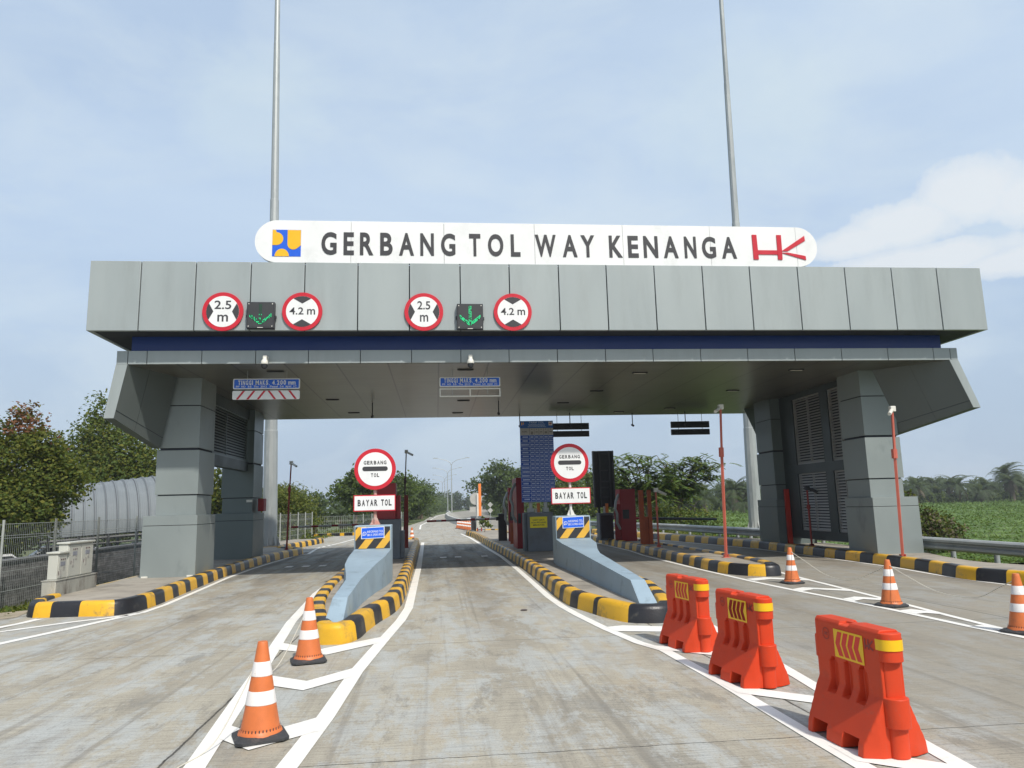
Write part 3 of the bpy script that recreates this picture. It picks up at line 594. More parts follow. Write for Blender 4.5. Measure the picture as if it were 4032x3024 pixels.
# flared wings at both ends, front edge slanting out and down, foot running back to the pillars
def wing(s):
    if s < 0: o0, o1, i0, i1, p0, p1 = -7.24, -7.44, -6.99, -7.22, -6.98, -6.80
    else: o0, o1, i0, i1, p0, p1 = 13.34, 13.80, 13.10, 13.60, 12.56, 12.38
    zt, zb, zp = 5.085, 3.85, 3.30; yf, yp = 17.38, 19.12
    m = MB()
    A = [(o0, yf, zt), (i0, yf, zt), (i1, yf, zb), (o1, yf, zb)]
    Bk = [(o0, yp, zt), ((-6.47 if s < 0 else 11.66), yp, zt), (p1, yp, zp), (p0, yp, zp)]
    if s > 0: fs = [(0, 3, 2, 1), (1, 2, 6, 5), (2, 3, 7, 6), (3, 0, 4, 7), (0, 1, 5, 4), (4, 5, 6, 7)]
    else: fs = [(0, 1, 2, 3), (1, 5, 6, 2), (2, 6, 7, 3), (3, 7, 4, 0), (0, 4, 5, 1), (4, 7, 6, 5)]
    m.add(A + Bk, fs)
    # the wing behind the rear pillars, mirrored
    Bm = [(q[0], 26.9, q[2]) for q in Bk]; Am = [(q[0], 28.38, q[2]) for q in A]; mr = MB(); mr.add(Bm + Am, fs); mr.build('wing_panel', WING_SHADE, G, smooth=0)
    m.m[0] = 1; o = m.build('wing_panel', [WING_SHADE, ACP], G, smooth=0)
    j = MB()
    for t in (0.42,):
        # joint lines on the inner face
        a = Vector(A[2]).lerp(Vector(A[1]), 0.14); b_ = Vector(Bk[2]).lerp(Vector(Bk[1]), 0.14)
        nrm = Vector((1 if s < 0 else -1, -0.15, 0)) * 0.004
        j.add([a + nrm, b_ + nrm, b_ + nrm + Vector((0, 0, 0.014)), a + nrm + Vector((0, 0, 0.014))], [(0, 1, 2, 3), (3, 2, 1, 0)])
        a = Vector(A[1]).lerp(Vector(Bk[1]), 0.42); b_ = Vector(A[2]).lerp(Vector(Bk[2]), 0.42)
        j.add([a + nrm, b_ + nrm, b_ + nrm + Vector((0, 0.014, 0)), a + nrm + Vector((0, 0.014, 0))], [(0, 1, 2, 3), (3, 2, 1, 0)])
    j.build('panel_joint', GAP, o, smooth=0)
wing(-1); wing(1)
PIL_SHADE = mat('grey_pillar_shade_tone', (0.15, 0.185, 0.18), 0.45, 0.1, 0.08, 0.8)  # pillar cladding again, with the shade at the rear painted into its colour
def pillar(x0, x1, y0, y1, bx0, bx1, pm=None):
    """clad pillar: wide foot, then boxes with shadow gaps"""
    m = MB(); z0 = 0.17
    by0, by1 = y0 - 0.14, y1 + 0.06
    m.box(bx0, bx1, by0, by1, z0, 1.405); m.box(bx0 + 0.003, bx1 - 0.003, by0 + 0.003, by1 - 0.003, 1.418, 1.65)
    core = 0.035
    m.box(bx0 + 0.02, bx1 - 0.02, by0 + 0.02, by1 - 0.02, 1.40, 1.42, 1)
    tiers = [(1.65, 2.135, 0.03), (2.16, 3.25, 0.0), (3.31, 4.365, 0.02), (4.39, 5.09, 0.02)]
    for a, b_, ins in tiers: m.box(x0 + ins, x1 - ins, y0 + ins, y1 - ins, a, b_)
    m.box(x0 + core + .02, x1 - core - .02, y0 + core + .02, y1 - core - .02, 1.6, 5.09, 1)
    o = m.build('pillar', [pm or PIL, GAP], G, bevel=0.005, smooth=0)
    # vertical seam on the side that faces the lanes
    return o
pL1 = pillar(-6.90, -5.88, 19.20, 20.50, -7.10, -5.82)
pL2 = pillar(-7.06, -6.04, 25.5, 26.85, -7.26, -5.98, PIL_SHADE)
pR1 = pillar(11.47, 12.47, 18.82, 19.98, 11.43, 12.71)
pR2 = pillar(11.40, 12.42, 24.2, 25.5, 11.32, 12.62, PIL_SHADE)
for p, bm_ in ((pL1, (-5.88, 19.2)), (pR1, None)): pass
m = MB(); m.box(-6.2, -6.02, 25.30, 25.355, 2.0, 2.08); m.build('notice_plate', CREAM, pL2, smooth=0)
for (xx, y0) in ((-7.05, 19.03), (-6.0, 19.03)):
    m = MB(); m.box(xx, xx + 0.14, y0 - 0.015, y0 + 0.02, 0.19, 0.225); m.build('foot_clip', CREAM, pL1, smooth=0)
FRM = mat('dark_green_frame', (0.045, 0.06, 0.06), 0.5, 0, 0.1, 1)
# louvre screens between front and rear pillars
def louvres(x, y0, y1, z0, z1, name='louvre_screen', s=1):
    m = MB(); n = int((z1 - z0) / 0.088)
    pz = (z1 - z0 - 0.08) / n
    for i in range(n):
        z = z0 + 0.042 + i * pz; X0_, X1_ = x - 0.034 * s, x - 0.012 * s
        lo = [(X0_, y0 + 0.05, z), (X1_, y0 + 0.05, z + 0.006), (X1_, y1 - 0.05, z + 0.006), (X0_, y1 - 0.05, z)]; hi = [(X1_ - 0.003 * s, y0 + 0.05, z + pz * 0.62), (X1_ + 0.006 * s, y0 + 0.05, z + pz * 0.62), (X1_ + 0.006 * s, y1 - 0.05, z + pz * 0.62), (X1_ - 0.003 * s, y1 - 0.05, z + pz * 0.62)]
        m.hexa(lo if s > 0 else lo[::-1], hi if s > 0 else hi[::-1])
    m.box(x - 0.04, x + 0.04, y0, y0 + 0.05, z0, z1); m.box(x - 0.04, x + 0.04, y1 - 0.05, y1, z0, z1); m.box(x - 0.04, x + 0.04, y0 + 0.05, y1 - 0.05, z0, z0 + 0.04); m.box(x - 0.04, x + 0.04, y0 + 0.05, y1 - 0.05, z1 - 0.04, z1)
    m.box(x - 0.038, x + 0.036, (y0 + y1) / 2 - 0.012, (y0 + y1) / 2 + 0.012, z0 + 0.04, z1 - 0.04)
    m.box(x + 0.045 * s, x + 0.05 * s, y0 + 0.01, y1 - 0.01, z0 + 0.01, z1 - 0.01, 1)
    return m.build(name, [LOUV if s > 0 else PIL_SHADE, GAP], G, smooth=0)  # left slats get the shade-darkened grey instead of the louvre grey
for (a, b_) in ((19.98, 21.08), (21.53, 23.3)):
    louvres(11.84, a, b_, 0.66, 2.46); louvres(11.84, a, b_, 2.76, 4.9)
m = MB(); m.box(11.76, 12.1, 19.985, 24.2, 0.40, 0.655); m.box(11.76, 12.1, 19.985, 24.2, 2.465, 2.755); m.box(11.76, 12.1, 21.085, 21.525, 0.657, 2.463); m.box(11.76, 12.1, 21.085, 21.525, 2.757, 5.08); m.box(11.76, 12.1, 23.305, 24.2, 0.657, 2.463); m.box(11.76, 12.1, 23.305, 24.2, 2.757, 5.08); m.box(11.76, 12.1, 19.985, 21.083, 4.905, 5.08); m.box(11.76, 12.1, 21.53, 23.3, 4.905, 5.08)
m.build('screen_frame', FRM, G, smooth=0)
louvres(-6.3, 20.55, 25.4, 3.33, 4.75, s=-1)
m = MB(); m.box(-6.5, -6.24, 20.51, 25.5, 3.02, 3.325); m.box(-6.5, -6.24, 20.51, 25.5, 4.755, 5.08); m.build('screen_frame', FRM, G, smooth=0)
for x, y in ((-3.9, 18.35), (-3.2, 23.3), (-2.9, 26.6), (0.75, 18.3), (0.9, 23.8), (0.8, 27.0), (5.4, 18.9), (4.9, 22.0), (4.3, 24.6), (9.6, 18.6), (9.3, 22.2), (8.6, 26.4), (6.9, 27.3)):
    m = MB(); m.box(x - 0.2, x + 0.2, y - 0.06, y + 0.06, 5.058, 5.085); d = m.build('downlight', LAMPG, G, smooth=0)
    m = MB(); m.box(x - 0.16, x + 0.16, y - 0.035, y + 0.035, 5.053, 5.0578); m.build('diffuser', LAMPG if x < 5 else CREAM, d, smooth=0)

# name board standing on the canopy
N = thing('name_sign', (2.7, 16.95, 7.385), 'long white name board with rounded ends standing on the canopy roof', 'sign')
y0 = 16.93; zc = 7.90; rr = 0.515
L0, L1 = -4.15 + rr, 9.57 - rr
jn = [L0 - rr, -1.95, 0.23, 2.41, 4.59, 6.80, 9.03, L1 + rr]
mb = MB()
for i, (a, b_) in enumerate(zip(jn[:-1], jn[1:])):
    if i == 0: pts = [(b_ - 0.004, zc - rr), (b_ - 0.004, zc + rr)] + circ(L0, zc, rr, 24, 90, 270)
    elif i == len(jn) - 2: pts = circ(L1, zc, rr, 24, -90, 90) + [(a + 0.004, zc + rr), (a + 0.004, zc - rr)]
    else: pts = [(a + 0.004, zc - rr), (b_ - 0.004, zc - rr), (b_ - 0.004, zc + rr), (a + 0.004, zc + rr)]
    mb.prism(pts, 'y', y0, y0 + 0.12)
mb.build('board', WHITE, N, smooth=30)
mb = MB(); mb.box(L0, L1, y0 + 0.05, y0 + 0.11, zc - rr + 0.02, zc + rr - 0.02); mb.build('board_core', GAP, N)
for x in (-3.2, -1.2, 0.8, 2.8, 4.8, 6.8, 8.7):
    m = MB(); m.box(x - 0.03, x + 0.03, y0 + 0.12, y0 + 0.19, 7.385, zc + 0.45); m.box(x - 0.02, x + 0.02, y0 + 0.19, y0 + 0.9, 7.385, 7.44); m.build('support', GALV, N)
word = [('G', -2.63, -2.28), ('E', -2.12, -1.88), ('R', -1.74, -1.43), ('B', -1.27, -0.98), ('A', -0.83, -0.48), ('N', -0.33, -0.01), ('G', 0.16, 0.50),
        ('T', 0.83, 1.10), ('O', 1.28, 1.65), ('L', 1.83, 2.06), ('W', 2.42, 2.93), ('A', 3.09, 3.45), ('Y', 3.54, 3.88),
        ('K', 4.24, 4.57), ('E', 4.71, 4.97), ('N', 5.10, 5.46), ('A', 5.60, 5.97), ('N', 6.13, 6.43), ('G', 6.58, 6.93), ('A', 7.08, 7.46)]
mb = MB()
for ch, a, b_ in word: text(mb, ch, a, b_, 7.58, 8.135, y0, 0.012, 0, 0.028)
mb.build('lettering', LETTER, N, smooth=0)
mb = MB(); ex0, ex1, ez0, ez1 = -3.75, -3.10, 7.53, 8.18; es = ex1 - ex0
def E_(u, v): return (ex0 + u * es, ez0 + v * es)
mb.prism([(ex0, ez0), (ex1, ez0), (ex1, ez1), (ex0, ez1)], 'y', y0 - 0.006, y0)
yy = y0 - 0.012
mb.prism([E_(0.004, 0.99), E_(0.004, 0.42)] + [E_(u, v) for u, v in [(0.14 + 0.24 * math.cos(R(a)), 0.66 + 0.24 * math.sin(R(a))) for a in range(-90, 91, 12)]] + [E_(0.12, 0.99)], 'y', yy, y0 - 0.0062, 1)
mb.prism([E_(0.53, 0.99), E_(0.53, 0.46)] + [E_(0.735 + 0.205 * math.cos(R(a)), 0.46 + 0.2 * math.sin(R(a))) for a in range(190, 318, 12)] + [E_(0.93, 0.36), E_(0.996, 0.42), E_(0.996, 0.99)], 'y', yy, y0 - 0.0062, 1)
mb.prism([E_(0.34 + 0.25 * math.cos(R(a)), 0.004 + 0.28 * math.sin(R(a))) for a in range(0, 181, 12)], 'y', yy, y0 - 0.0062, 1)
mb.build('emblem', [LOGOB, LOGOY], N, smooth=0)
mb = MB(); ya, yb = y0 - 0.02, y0
mb.prism([(7.885, 7.56), (8.015, 7.56), (8.0, 8.20), (7.88, 8.20)], 'y', ya, yb)
mb.prism([(8.515, 7.56), (8.63, 7.56), (8.635, 7.72), (8.64, 8.20), (8.52, 8.20)], 'y', ya, yb)
mb.prism([(8.0, 7.69), (8.53, 7.69), (8.53, 7.80), (8.0, 7.80)], 'y', ya + 0.003, yb)
mb.prism([(8.62, 7.78), (8.78, 7.78), (9.26, 8.06), (9.25, 8.19)], 'y', ya + 0.003, yb)
mb.prism([(8.62, 7.74), (8.78, 7.745), (9.24, 7.66), (9.245, 7.555)], 'y', ya + 0.001, yb)
mb.build('monogram', RED, N, smooth=0)

# round limit signs on the fascia
def limit_sign(cx, cz, kind, label, font_narrow=False):
    t = thing('limit_sign', (cx, 16.86, cz), label, 'road sign', 'round red limit signs on the fascia')
    y = 16.855; m = MB(); m.prism(circ(cx, cz, 0.45, 48), 'y', y, y + 0.045); m.build('red_rim', RED, t)
    m = MB(); m.prism(circ(cx, cz, 0.362, 48), 'y', y - 0.004, y); m.build('white_face', WHITE, t)
    m = MB(); r = 0.36; ys_ = y - 0.008
    if kind == '2.5':
        for s in (1, -1):
            a0, a1 = (148, 212) if s < 0 else (-32, 32)
            m.prism(circ(cx, cz, r, 14, a0, a1) + [(cx + s * 0.205, cz)], 'y', ys_, y - 0.0041)
        wd = 0.15 if font_narrow else 0.185
        text(m, '2.5', cx - wd, cx + wd, cz + 0.055, cz + 0.255, y - 0.004, 0.004, 0, 0.012)
        text(m, 'm', cx - wd * 0.6, cx + wd * 0.66, cz - 0.235, cz - 0.075, y - 0.004, 0.004, 0, 0.012)
    else:
        for s in (1, -1):
            a0, a1 = (57, 123) if s > 0 else (237, 303)
            m.prism(circ(cx, cz, r, 14, a0, a1) + [(cx, cz + s * 0.185)], 'y', ys_, y - 0.0041)
        text(m, '4.2', cx - 0.285, cx + 0.03, cz - 0.075, cz + 0.095, y - 0.004, 0.004, 0, 0.012)
        text(m, 'm', cx + 0.11, cx + 0.29, cz - 0.075, cz + 0.055, y - 0.004, 0.004, 0, 0.012)
    m.build('lettering', LETTER, t, smooth=0)
    m = MB(); m.box(cx - 0.3, cx + 0.3, 16.8995, 16.901, cz - 0.02, cz + 0.02); m.build('bracket', GALV, t)
limit_sign(-4.785, 6.19, '2.5', 'round red rimmed 2.5 m sign left of the left arrow signal')
limit_sign(-3.025, 6.195, '4.2', 'round red rimmed 4.2 m sign right of the left arrow signal')
limit_sign(-0.255, 6.19, '2.5', 'round red rimmed 2.5 m sign with narrow figures left of the bright arrow signal', True)
limit_sign(1.83, 6.19, '4.2', 'round red rimmed 4.2 m sign right of the bright arrow signal')
def lane_signal(cx, cz, label, full):
    t = thing('lane_signal', (cx, 16.8, cz), label, 'lane signal', 'arrow signals on the fascia')
    h = 0.305; y = 16.76
    m = MB(); m.box(cx - h, cx + h, y, 16.899, cz - h, cz + h); m.build('housing', DARK, t, bevel=0.008)
    m = MB(); m.box(cx - h + 0.03, cx + h - 0.03, y - 0.004, y - 0.001, cz - h + 0.03, cz + h - 0.03); m.build('screen', DARK2, t)
    on = MB(); off = MB()
    def dot(u, v):
        lit = random.random() < (0.66 if full else 0.4) and (full or abs(u) > 0.06 or random.random() < 0.35)
        (on if lit else off).box(cx + u - 0.006, cx + u + 0.006, y - 0.012, y - 0.004, cz + v - 0.008, cz + v + 0.008)
    for i in range(22):
        for q in (-0.024, 0.0, 0.024): dot(q, 0.24 - i * 0.021)
    for i in range(13):
        for q in range(4):
            for s in (-1, 1): dot(s * (0.035 + i * 0.0165), -0.2 + i * 0.0135 + q * 0.021)
    on.build('lit_lamps', GREEN, t, smooth=0); off.build('dark_lamps', GDIM, t, smooth=0)
    m = MB()
    for u in (-1, 1):
        for v in (-1, 1): m.prism(circ(cx + u * (h - 0.045), cz + v * (h - 0.045), 0.012, 8), 'y', y - 0.006, y)
    m.box(cx - 0.06, cx + 0.06, y - 0.006, y, cz - h + 0.008, cz - h + 0.02); m.build('screws', CREAM, t)
    m = MB(); m.box(cx + h, cx + h + 0.03, 16.82, 16.87, cz - 0.07, cz); m.box(cx - h - 0.03, cx - h, 16.82, 16.87, cz - 0.04, cz + 0.02); m.build('latch', DARK, t)
lane_signal(-3.93, 6.085, 'dark square signal with a half lit green down arrow over the left lane', False)
lane_signal(0.815, 6.055, 'dark square signal with a fully lit green down arrow over the middle lane', True)

# pan cameras on the lower fascia
def dome_camera(x, label, ztop):
    t = thing('dome_camera', (x, 17.28, ztop), label, 'camera', 'white dome cameras under the fascia')
    m = MB(); m.box(x - 0.045, x + 0.045, 17.2, 17.398, ztop - 0.12, ztop); m.build('bracket', CREAM, t, bevel=0.01)
    m = MB(); m.lathe(x, 17.2, [(0.03, ztop - 0.07), (0.045, ztop - 0.1), (0.075, ztop - 0.14), (0.085, ztop - 0.2), (0.08, ztop - 0.215)]); m.build('cap', CREAM, t)
    m = MB(); m.lathe(x, 17.2, [(0.072, ztop - 0.216), (0.07, ztop - 0.26), (0.055, ztop - 0.305), (0.02, ztop - 0.33)]); m.build('dome', DARK, t)
dome_camera(-3.91, 'white dome camera above the sign with the striped board', 5.25)
dome_camera(0.83, 'white dome camera above the sign with the empty frame', 5.24)

# hanging height signs
def height_sign(x0, x1, z0, z1, label, board):
    t = thing('height_sign', ((x0 + x1) / 2, 18.3, z0), label, 'height sign', 'blue height signs hung from the ceiling')
    y = 18.28
    m = MB(); m.prism(rrect(x0, x1, z0, z1, 0.03), 'y', y, y + 0.03); m.build('white_border', WHITE, t)
    m = MB(); m.prism(rrect(x0 + 0.025, x1 - 0.025, z0 + 0.022, z1 - 0.022, 0.02), 'y', y - 0.004, y); m.build('blue_face', SBLUE, t)
    m = MB(); W_ = x1 - x0
    for s_, a, b_ in (('TINGGI', 0.075, 0.295), ('MAKS.', 0.335, 0.545), ('4.200', 0.585, 0.79), ('mm', 0.825, 0.935)):
        zt = z0 + 0.205 if s_ != 'mm' else z0 + 0.18
        spaced(m, s_, x0 + W_ * a, x0 + W_ * b_, z0 + 0.10, zt + 0.008, y - 0.004, bold=0.035) if s_ != 'mm' else text(m, s_, x0 + W_ * a, x0 + W_ * b_, z0 + 0.10, zt, y - 0.004, 0.004, 0, 0.03)
    for s_, a, b_ in (('PP', .045, .095), ('NO', .125, .185), ('55', .22, .275), ('Thn', .31, .38), ('2012', .41, .505), ('Pasal', .55, .67), ('54', .70, .755), ('ayat', .785, .875), ('1C', .905, .95)):
        dz = -0.012 if s_ == 'ayat' else 0
        text(m, s_, x0 + W_ * a, x0 + W_ * b_, z0 + 0.036 + dz, z0 + 0.083, y - 0.004, 0.004, 0, 0.01)
    m.build('lettering', WHITE, t, smooth=0)
    for x in (x0 + 0.32, x1 - 0.32):
        m = MB(); m.tube([(x, y + 0.04, z0 - 0.2), (x, y + 0.04, 5.085)], 0.007, 6); m.build('hanger', GALV, t)
    bz0, bz1 = z0 - 0.255, z0 - 0.04
    if board:
        m = MB(); m.prism(rrect(x0 - 0.01, x1, bz0, bz1, 0.03), 'y', y, y + 0.03); b_ = m.build('striped_board', WHITE, t)
        m = MB(); xm = (x0 + x1) / 2 + 0.005
        for s in (-1, 1):
            for k_ in range(3):
                u = 0.02 + k_ * 0.245
                m.prism([(xm + s * u, bz1 - 0.004), (xm + s * (u + 0.055), bz1 - 0.004), (xm + s * (u + 0.21), bz0 + 0.004), (xm + s * (u + 0.155), bz0 + 0.004)], 'y', y - 0.004, y)
        m.build('red_stripes', RED, b_, smooth=0)
    else:
        m = MB(); w_ = 0.028
        m.box(x0, x1, y, y + 0.03, bz0, bz0 + w_); m.box(x0, x1, y, y + 0.03, bz1 - w_, bz1)
        for x in (x0, (x0 + x1) / 2 - w_ / 2, x1 - w_): m.box(x, x + w_, y + 0.002, y + 0.028, bz0 + w_, bz1 - w_)
        m.build('empty_frame', CREAM, t)
height_sign(-4.88, -3.30, 4.63, 4.885, 'blue TINGGI MAKS sign with a red striped board under it', True)
height_sign(0.10, 1.62, 4.645, 4.885, 'blue TINGGI MAKS sign with an empty white frame under it', False)

# small cameras hanging from the ceiling
def ceiling_camera(x, y, label, drop=0.42):
    t = thing('ceiling_camera', (x, y, 5.085), label, 'camera', 'small dark cameras hung from the ceiling')
    m = MB(); m.tube([(x, y, 5.084), (x, y, 5.085 - drop)], 0.018, 8); m.build('stem', DARK, t)
    m = MB(); m.tube([(x, y - 0.1, 5.085 - drop - 0.05), (x, y + 0.09, 5.085 - drop + 0.0)], 0.042, 10); m.build('body', DARK, t)
ceiling_camera(-2.05, 24.2, 'small dark camera under the ceiling above the left lane')
ceiling_camera(2.05, 24.0, 'small dark camera under the ceiling left of the tariff board', 0.4)
ceiling_camera(3.15, 27.6, 'small dark camera hung just above the tariff board', 0.45)
ceiling_camera(5.05, 27.5, 'round dark camera above the left hanging display', 0.5)
ceiling_camera(9.55, 27.5, 'round dark camera above the right hanging display', 0.5)
ceiling_camera(7.55, 27.8, 'small dark camera at the ceiling edge between the hanging displays', 0.45)
def display(x0, x1, z, label):
    t = thing('hanging_display', ((x0 + x1) / 2, 27.85, z), label, 'display', 'black displays hung from the ceiling')
    for za, zb in ((z, z + 0.245), (z - 0.275, z - 0.055)):
        m = MB(); m.box(x0, x1, 27.8, 27.9, za, zb); p = m.build('display_panel', DARK2, t, bevel=0.008)
        m = MB(); m.box(x0 + 0.03, x1 - 0.03, 27.796, 27.799, za + 0.03, zb - 0.03); m.build('screen', DARK, p)
    for x in (x0 + 0.28, x1 - 0.3):
        m = MB(); m.tube([(x, 27.79, z - 0.2), (x, 27.79, 5.085)], 0.009, 6); m.build('hanger', DARK, t)
display(4.32, 5.84, 4.485, 'pair of black display bars hung beside the tariff board')
display(9.08, 10.61, 4.49, 'pair of black display bars hung over the right lane')

# ------------------------------------------------------------------ crash cushions with chevrons
def crash_barrier(label, y_nose, plan, ridge, bx0, bx1, by0, by1, ztop, blue, zch):
    """plan: (y, xl, xr) of the wedge; ridge: (y, z)"""
    t = thing('crash_barrier', ((bx0 + bx1) / 2, (y_nose + by1) / 2, 0.19), label, 'crash barrier', 'blue grey crash barriers on the island noses')
    m = MB(); zb = 0.185
    def rz(y):
        for (ya, za), (yb_, zb_) in zip(ridge[:-1], ridge[1:]):
            if ya <= y <= yb_: return za + (zb_ - za) * (y - ya) / (yb_ - ya)
        return ridge[-1][1]
    yl = sorted(set([p[0] for p in plan] + [r_[0] for r_ in ridge])); secs = []
    for y in yl:
        for (ya, a0, a1), (yb_, b0, b1) in zip(plan[:-1], plan[1:]):
            if ya <= y <= yb_: k_ = (y - ya) / (yb_ - ya); xl, xr = a0 + (b0 - a0) * k_, a1 + (b1 - a1) * k_; break
        b_ = 0.03
        secs.append([(xl - b_, y, zb), (xr + b_, y, zb), (xr, y, rz(y)), (xl, y, rz(y))])
    for a, b_ in zip(secs[:-1], secs[1:]):
        m.add(a + b_, [(0, 4, 5, 1)[::-1], (1, 5, 6, 2)[::-1], (2, 6, 7, 3)[::-1], (3, 7, 4, 0)[::-1]])
    m.face(secs[0]); m.face(secs[-1][::-1])
    o = m.build('wedge', CRASH, t, smooth=0)
    bm = bmesh.new(); bm.from_mesh(o.data); bmesh.ops.remove_doubles(bm, verts=bm.verts, dist=1e-4); bmesh.ops.recalc_face_normals(bm, faces=bm.faces); bm.to_mesh(o.data); bm.free()
    bv = o.modifiers.new('bevel', 'BEVEL'); bv.width = 0.02; bv.segments = 3; bv.limit_method = 'ANGLE'; bv.angle_limit = R(25)
    m = MB(); m.box(bx0, bx1, by0, by1, zb, ztop); m.build('block', CRASH, t, bevel=0.02)
    # chevron board
    cx0, cx1, cz0, cz1 = bx0 + 0.025, bx1 - 0.03, zch, ztop - 0.035; y = by0
    m = MB(); m.box(cx0, cx1, y - 0.006, y - 0.001, cz0, cz1); cb = m.build('chevron_board', BLACK, t)
    m = MB(); Wc, Hc = cx1 - cx0, cz1 - cz0
    def clip(poly):
        """clip a slanting stripe to the board"""
        def cut(P, f):
            out = []
            for i in range(len(P)):
                a, b_ = P[i], P[(i + 1) % len(P)]; fa, fb = f(a), f(b_)
                if fa >= 0: out.append(a)
                if (fa >= 0) != (fb >= 0): k_ = fa / (fa - fb); out.append((a[0] + (b_[0] - a[0]) * k_, a[1] + (b_[1] - a[1]) * k_))
            return out
        for f in (lambda p: p[0] - cx0, lambda p: cx1 - p[0], lambda p: p[1] - cz0, lambda p: cz1 - p[1]):
            poly = cut(poly, f)
            if len(poly) < 3: return None
        return poly
    for k_ in range(-2, 4):
        u = cx0 + Wc * (0.08 + 0.5 * k_); sl_ = Hc * 0.80
        P = clip([(u, cz0), (u + Wc * 0.24, cz0), (u + Wc * 0.24 + sl_, cz1), (u + sl_, cz1)])
        if P: m.prism(P, 'y', y - 0.010, y - 0.0062)
    m.build('yellow_stripes', CHY, cb, smooth=0)
    px0, px1, pz0, pz1 = blue
    m = MB(); yb_ = y - 0.022; tl = (px1 - px0) * 0.03
    m.add([(px0, yb_, pz0), (px1, yb_, pz0 + tl), (px1, yb_, pz1 + tl), (px0, yb_, pz1), (px0, yb_ + 0.01, pz0), (px1, yb_ + 0.01, pz0 + tl), (px1, yb_ + 0.01, pz1 + tl), (px0, yb_ + 0.01, pz1)], [(0, 1, 2, 3), (4, 7, 6, 5), (0, 4, 5, 1), (1, 5, 6, 2), (2, 6, 7, 3), (3, 7, 4, 0)])
    pq = m.build('info_plaque', WHITE, t, smooth=0)
    m = MB(); e = 0.014; yb2 = yb_ - 0.003
    m.face([(px0 + e, yb2, pz0 + e), (px1 - e, yb2, pz0 + tl + e), (px1 - e, yb2, pz1 + tl - e), (px0 + e, yb2, pz1 - e)]); m.build('plaque_face', SBLUE2, pq, smooth=0)
    m = MB(); pw, ph = px1 - px0, pz1 - pz0
    fr = lambda u, w_, d: (u, yb2 - 0.001 - d, w_ + tl * (u - px0) / pw)
    text(m, 'INFORMASI TOL', px0 + pw * 0.26, px1 - pw * 0.05, pz0 + ph * 0.50, pz0 + ph * 0.70, 0, 0.002, 0, 0.0, fr)
    text(m, '0813-2900-0020', px0 + pw * 0.26, px1 - pw * 0.05, pz0 + ph * 0.23, pz0 + ph * 0.42, 0, 0.002, 0, 0.0, fr)
    ccx, ccz, ro, ri = px0 + pw * 0.145, pz0 + ph * 0.46, ph * 0.165, ph * 0.125
    ring = [(ccx + ro * math.cos(R(a)), ccz + ro * math.sin(R(a))) for a in range(0, 360, 15)]; rin = [(ccx + ri * math.cos(R(a)), ccz + ri * math.sin(R(a))) for a in range(0, 360, 15)]; n = len(ring)
    m.add([fr(p[0], p[1], 0.001) for p in ring + rin], [(i, (i + 1) % n, n + (i + 1) % n, n + i) for i in range(n)])
    m.add([fr(ccx - ro * 0.95, ccz - ro * 0.35, 0.001), fr(ccx - ro * 1.05, ccz - ro * 1.1, 0.001), fr(ccx - ro * 0.3, ccz - ro * 0.92, 0.001)], [(0, 1, 2)])
    hs = [(-0.55, 0.35), (-0.35, 0.55), (-0.15, 0.25), (-0.25, 0.05), (0.05, -0.25), (0.25, -0.15), (0.55, -0.35), (0.35, -0.55), (0.0, -0.45), (-0.45, 0.0)]
    m.add([fr(ccx + ri * u, ccz + ri * v, 0.001) for u, v in hs], [tuple(range(len(hs)))[::-1]])
    m.build('lettering', WHITE, pq, smooth=0)
    return t
crash_barrier('blue grey crash barrier on the yellow nosed island left of the lane', 10.5, [(10.5, -1.49, -1.27), (11.0, -1.47, -1.26), (12.6, -1.48, -1.24), (13.3, -1.56, -1.2), (14.3, -1.70, -1.12), (15.2, -1.74, -1.02), (16.3, -1.745, -0.97)], [(10.5, 0.19), (11.0, 0.47), (12.0, 0.53), (13.3, 0.61), (14.6, 0.715), (16.3, 0.845)], -1.745, -0.965, 16.3, 16.8, 1.345, (-1.60, -1.11, 1.06, 1.30), 0.86)
crash_barrier('blue grey crash barrier on the black nosed island behind the red barriers', 11.2, [(11.2, 3.04, 3.28), (11.8, 3.04, 3.27), (13.5, 3.03, 3.33), (15.7, 3.03, 3.42), (16.6, 3.02, 3.56), (18.0, 3.0, 3.84), (18.8, 2.99, 3.87)], [(11.2, 0.19), (11.8, 0.48), (13.1, 0.54), (15.9, 0.66), (18.0, 0.75), (18.8, 0.815)], 2.985, 3.88, 18.8, 19.35, 1.39, (3.16, 3.71, 1.08, 1.36), 0.835)

